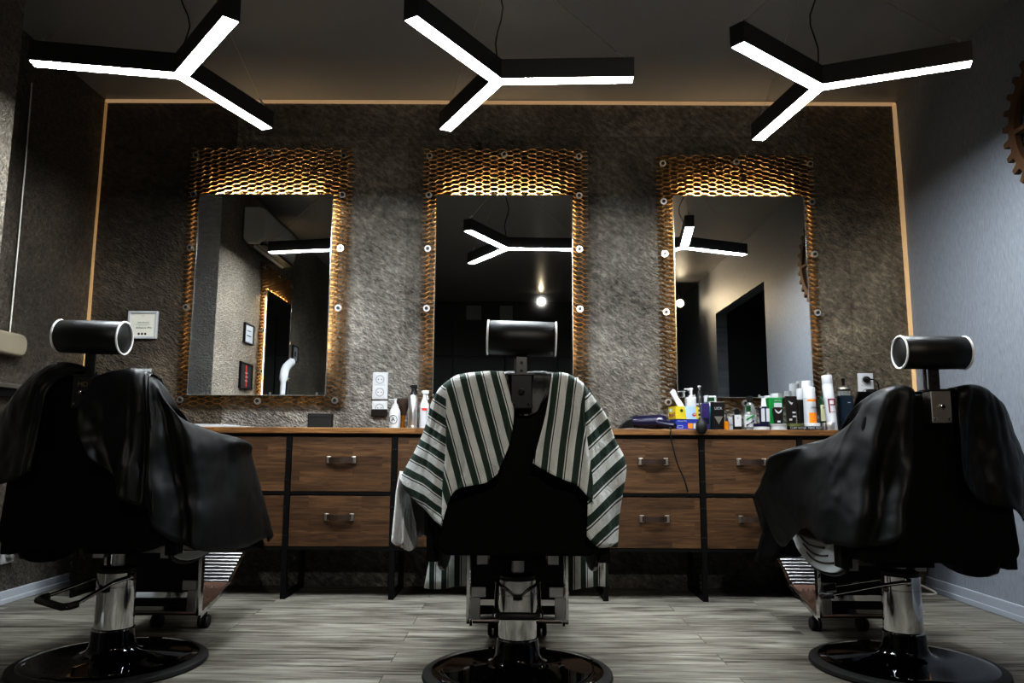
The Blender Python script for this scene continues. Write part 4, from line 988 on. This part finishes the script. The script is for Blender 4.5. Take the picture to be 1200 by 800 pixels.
# ---------------------------------------------------------------- things on the walls
def picture(loc, rz, w, h, fmat, pmat, label, d=.02, fwid=.012):
    t = thing('picture_frame', label, 'picture', loc, rz)
    f_ = MB()
    f_.span((-w/2, -d, -h/2), (-w/2+fwid, 0, h/2)).span((w/2-fwid, -d, -h/2), (w/2, 0, h/2)).span((-w/2+fwid, -d, -h/2), (w/2-fwid, 0, -h/2+fwid)).span((-w/2+fwid, -d, h/2-fwid), (w/2-fwid, 0, h/2))
    f_.build('frame', fmat, t, bevel=.002)
    MB().span((-w/2+fwid, -d*.6, -h/2+fwid), (w/2-fwid, -d*.3, h/2-fwid)).build('print', pmat, t)
    return t
a, b = Py(151.5, 364.5, -.01), Py(183.5, 397, -.01)
w_, h_ = b.x-a.x, a.z-b.z
t = picture(((a.x+b.x)/2, 0, (a.z+b.z)/2), 0, w_, h_, 'white', 'paper', 'white framed certificate on the slate wall above the left chair', .022, .013)
text('CERTIFICATE', .0125, 'ink', t, (.002, -.0136, .012), ext=.0003, sx=.9); text('Advance Pro', .017, 'ink', t, (.006, -.0136, -.016), shear=.35, ext=.0006)
MB().span((-.04, -.0138, .0005), (.04, -.0134, .0015)).span((-.025, -.0138, -.003), (.025, -.0134, -.0022)).span((-.008, -.0138, .0505), (.008, -.0134, .0515)).build('fine_print', 'ink', t)
em = MB()
for i, x in enumerate((-.018, .0, .018)): em.lathe([(0, 0), (.0065, 0), (.0065, .0004), (0, .0004)], (x, -.0138, -.050), 14, 'y')
em.build('seal', 'ink', t)
def socket(loc, label, n=1, cover=False, rz=0, group='wall sockets'):
    t = thing('wall_socket', label, 'socket', loc, rz, group)
    hh = .070*n
    MB().span((-.042, -.010, -hh/2-.004), (.042, 0, hh/2+.004)).build('plate', 'white', t, bevel=.003)
    for i in range(n):
        z = hh/2-.035-.070*i
        MB().span((-.030, -.0125, z-.030), (.030, -.0095, z+.030)).build('insert', 'white', t, bevel=.002)
        o = MB().lathe([(0, -.0120), (.024, -.0120), (.024, -.0135), (.020, -.0140), (.019, -.0130), (0, -.0128)], (0, 0, z), 28, 'y').build('socket_well', 'grey', t, smooth=True)
        MB().lathe([(0, -.0128), (.0185, -.0128), (.0185, -.0134), (0, -.0134)], (0, 0, z), 24, 'y').build('socket_face', 'white', o)
        for s in (-1, 1): MB().lathe([(0, -.013), (.003, -.013), (.003, -.0142), (0, -.0142)], (s*.009, 0, z), 8, 'y').build('pin_hole', 'ink', o)
    if cover:
        MB().span((-.044, -.020, -.046), (.044, -.012, -.006)).build('flap', 'dbrown', t, bevel=.003)
    return t
c = Py(445.5, 452, -.005); socket((c.x, 0, c.z), 'white double wall socket on the slate between two mirrors', 2)
c = Py(445, 478, -.005); socket((c.x, 0, c.z), 'single wall socket with dark flap just below the double one', 1, True)
c = Py(1014.5, 453, -.005); t = socket((c.x, 0, c.z), 'white double wall socket with a black plug, by the right corner', 2)
pl = MB().lathe([(0, -.012), (.018, -.012), (.016, -.034), (.008, -.042), (0, -.042)], (0, 0, .038), 16, 'y').build('plug', 'black', t, smooth=True)
MB().tube([spl([Vector((0, -.038, .038)), Vector((.03, -.06, .03)), Vector((.05, -.05, -.01)), Vector((.045, -.035, -.08)), Vector((.045, -.03, -.14))], i/16) for i in range(17)], .0035, 8).build('plug_cord', 'black', pl, smooth=True)
MB().span((-.005, -.045, -.06), (.045, -.012, -.015)).build('adapter', 'dbrown', t, bevel=.005)
c = Py(168, 440, -.005); socket((c.x, 0, c.z), 'white socket half hidden behind the left black cape', 1)
# low socket with plug on the left wall
c = Px(7, 647, XL); t = thing('wall_socket', 'low grey socket with a round plug on the left wall', 'socket', c, R(90))
MB().span((-.045, -.012, -.05), (.045, 0, .05)).build('plate', 'grey', t, bevel=.003)
MB().lathe([(0, -.012), (.026, -.012), (.026, -.035), (.016, -.045), (0, -.045)], (0, 0, 0), 20, 'y').build('plug', 'silver', t, smooth=True)
# beige wall box, cord and rail in the recess
c = Px(8, 404, XL)
t = thing('wall_dispenser', 'beige rounded box on the left wall below a thin vertical cord', 'dispenser', (XL, -.76, c.z), R(90))
MB().prism(rrect(.34, .105, .045), XZ, -.06, -.004).build('body', 'beige', t, bevel=.012, segs=3, smooth=True)
MB().prism(rrect(.30, .10, .045), lambda a, b, q: (a+.030, q, b+.0), -.045, -.004).build('end_cap', 'grey', t, bevel=.008, smooth=True)
tag(MB().tube([Px(37.5, 97, XL+.012), Px(30, 190, XL+.012), Px(21, 290, XL+.012), Px(11.5, 390, XL+.012)], .0035, 8).build('hanging_cord', 'cable', smooth=True), 'thin pale cord running down the left wall to the beige box', 'cord')
c = Px(12, 453, XL)
t = thing('wall_rail', 'grey metal rail low on the left wall behind the black cape', 'rail', (XL, 0, c.z))
MB().span((0, -1.1, -.012), (.05, -.42, .012)).build('rail_bar', 'steel', t, bevel=.003); MB().span((0, -1.1, -.05), (.035, -.45, -.013)).build('rail_support', 'blackm', t)
# cogwheel on the right wall
cy_, cz_ = -1.29, 2.085; RO = .325
t = thing('cogwheel', 'large rusty cogwheel hung high on the blue-grey wall', 'cogwheel', (XR, cy_, cz_), R(-90))
nt_ = 28; out = []
for i in range(nt_):
    for f_, r_ in ((0, RO-.04), (.22, RO-.036), (.32, RO), (.62, RO), (.72, RO-.036)):
        a = 2*pi*(i+f_)/nt_; out.append((r_*cos(a), r_*sin(a)))
g = MB(); n = len(out); inn = [(.245*cos(math.atan2(b, a)), .245*sin(math.atan2(b, a))) for a, b in out]
for q in (-.045, -.020): g.v += [Vector((a, q, b)) for a, b in out]+[Vector((a, q, b)) for a, b in inn]
for i in range(n):
    j = (i+1) % n; g.f += [(i, j, n+j, n+i), (2*n+i, 3*n+i, 3*n+j, 2*n+j), (i, 2*n+i, 2*n+j, j), (n+i, n+j, 3*n+j, 3*n+i)]
g.build('toothed_rim', 'rust', t)
g = MB()
for i in range(6):
    a = 2*pi*i/6; g.bar((.05*cos(a), -.032, .05*sin(a)), (.25*cos(a), -.032, .25*sin(a)), .03, .02)
g.build('spokes', 'rust', t); MB().lathe([(0, -.05), (.06, -.047), (.06, .003), (0, .003)], n=28, axis='y').build('hub', 'rust', t, smooth=True)
# behind the camera: seen in the mirrors
yc, zc = -1.76, 2.46
t = thing('air_conditioner', 'off-white wall air conditioner seen reflected in the left mirror', 'air conditioner', (XB, -1.99, 2.42), R(90))
ap = [(0, .14), (-.13, .14), (-.18, .11), (-.19, .0), (-.175, -.10), (-.12, -.15), (-.04, -.15), (0, -.11)]
MB().prism(ap, lambda a, b, q: (q, a, b), -.40, .40).build('body', 'ac', t, bevel=.012, segs=2, smooth=True)
lv = MB()
for i in range(3): lv.box((0, -.165+.040*i, -.135-.012*i), (.74, .006, .030), Matrix.Rotation(R(35), 3, 'X'))
lv.build('louvre', 'grey', t); MB().span((-.36, -.168, -.156), (.36, -.035, -.13)).build('outlet', 'black', t)
text('AIR', .05, 'grey', t, (-.33, -.191, .03))
def fpos(p, z): return (XB, p, z)
t = picture(fpos(-1.815, 1.60), R(90), .20, .16, 'black', 'label', 'black framed white certificate, upper of two seen in the left mirror'); MB().span((-.05, -.013, -.02), (.05, -.0122, -.012)).span((-.04, -.013, .02), (.04, -.0122, .026)).build('print_line', 'ink', t)
t = picture(fpos(-1.80, 1.27), R(90), .26, .205, 'black', 'ink', 'black framed dark print with red stripe seen in the left mirror')
MB().box((.0, -.0128, 0), (.022, .001, .17), Matrix.Rotation(R(6), 3, 'Y')).build('red_stripe', 'red', t)
MB().span((-.03, -.0136, .02), (.03, -.0130, .026)).span((-.04, -.0136, -.01), (.02, -.0130, -.003)).span((-.03, -.0136, -.04), (.03, -.0130, -.034)).build('print_line', 'label', t)
t = picture(fpos(-3.08, 1.60), R(90), .17, .15, 'black', 'label', 'small black framed sheet beyond the side-wall mirror'); MB().span((-.02, -.013, -.03), (.02, -.0122, .02)).build('print_line', 'ink', t)
# white curved tube stand in front of the side-wall mirror
t = thing('steamer_stand', 'white curved tubular steamer seen at the foot of the left mirror', 'steamer', (-1.90, -2.12, 0))
MB().lathe([(0, 0), (.13, 0), (.13, .02), (.03, .035), (0, .035)], n=32).build('base', 'white', t, smooth=True)
pp = [Vector((0, 0, .03)), Vector((0, .0, .6)), Vector((0, 0, 1.0)), Vector((0, -.01, 1.25)), Vector((0, -.05, 1.36)), Vector((0, -.14, 1.41)), Vector((0, -.22, 1.44))]
MB().tube([spl(pp, i/30) for i in range(31)], [.022]*16+[.034]*15, 14).build('tube', 'white', t, smooth=True)
# far end: cabinets, vents and spots
t = thing('tall_cabinet_wall', 'black handleless cabinets at the dark end of the shop, seen mirrored', 'cabinet', (0, YF, 0))
for i, x in enumerate((-1.9, -1.2, -.5, .2, .9, 1.6)):
    for z0, z1 in ((.1, 1.0), (1.01, 1.95), (1.96, 2.45)):
        MB().span((x-.345, .001, z0), (x+.345, .03, z1)).build('cabinet_door', 'dark_wall', t, bevel=.004)
for k_, x in enumerate((-.58, -.14)):
    t = thing('wall_vent', ['pale square panel', 'pale narrow panel'][k_]+' high on the dark end wall, seen in the middle mirror', 'panel', (x, YF+.03, 2.55), 0)
    w_ = .095 if k_ == 0 else .08
    MB().span((-w_, .0, -.09), (w_, .006, .09)).build('panel_face', 'vent', t, bevel=.002); MB().span((-w_-.006, -.002, -.096), (w_+.006, .003, .096)).build('panel_rim', 'grey', t)
def spot(loc, label, rr_):
    t = thing('ceiling_spot', label, 'spotlight', loc, 0, 'ceiling spotlights')
    top = CH-loc[2]
    MB().tube([(0, -.01, .03), (0, -.01, top)], .008, 8).build('stem', 'blackm', t)
    MB().lathe([(0, -.06), (rr_*1.4, -.06), (rr_*1.6, .0), (rr_*1.5, .012), (rr_*1.3, .012), (rr_*1.3, -.01), (0, -.01)], n=20, axis='y').build('housing', 'blackm', t, smooth=True)
    MB().lathe([(0, -.008), (rr_*1.2, -.008), (rr_, .006), (0, .010)], n=20, axis='y').build('bulb', 'spot', t, smooth=True)
spot((1.97, -5.0, 2.47), 'bright bare ceiling spotlight glaring in the right mirror', .034)
sl_ = bpy.data.lights.new('spot_light', 'SPOT'); sl_.energy = 40; sl_.color = (1, .80, .55); sl_.spot_size = R(120); sl_.spot_blend = 1; sl_.shadow_soft_size = .02
so_ = bpy.data.objects.new('spot_light', sl_); COL.objects.link(so_); so_.location = (1.6, -4.9, 2.45)
so_.rotation_euler = (Vector((2.0, -1.8, 1.8))-so_.location).to_track_quat('-Z', 'Y').to_euler()
sl_ = bpy.data.lights.new('spot_light', 'SPOT'); sl_.energy = 140; sl_.color = (1, .96, .90); sl_.spot_size = R(64); sl_.spot_blend = 1; sl_.shadow_soft_size = .014
so_ = bpy.data.objects.new('spot_light', sl_); COL.objects.link(so_); so_.location = (.318, -5.62, 2.60)
so_.rotation_euler = (Vector((0, -1.9, .55))-so_.location).to_track_quat('-Z', 'Y').to_euler()
spot((.318, -5.7, 2.61), 'small ceiling spotlight seen in the middle mirror', .018)
# white cable on the floor by the right wall
q = [Py(1072, 668, -.10), Py(1084, 683, -.10), Py(1100, 696, -.12), Py(1085, 699, -.13), Py(1071, 697, -.12)]
q = [Vector((2.03, -.02, .09)), Vector((2.09, -.06, .045)), Vector((2.155, -.12, .006)), Vector((2.08, -.15, .005)), Vector((1.98, -.13, .005))]
tag(MB().tube([spl(q, i/20) for i in range(21)], .0055, 8).build('floor_cable', 'cable', smooth=True), 'white cable looping on the floor beside the right baseboard', 'cable')

# ---------------------------------------------------------------- ambient light
wd = bpy.data.worlds.new('world'); SC.world = wd; wd.use_nodes = True
wd.node_tree.nodes['Background'].inputs[0].default_value = (.5, .55, .6, 1); wd.node_tree.nodes['Background'].inputs[1].default_value = .02
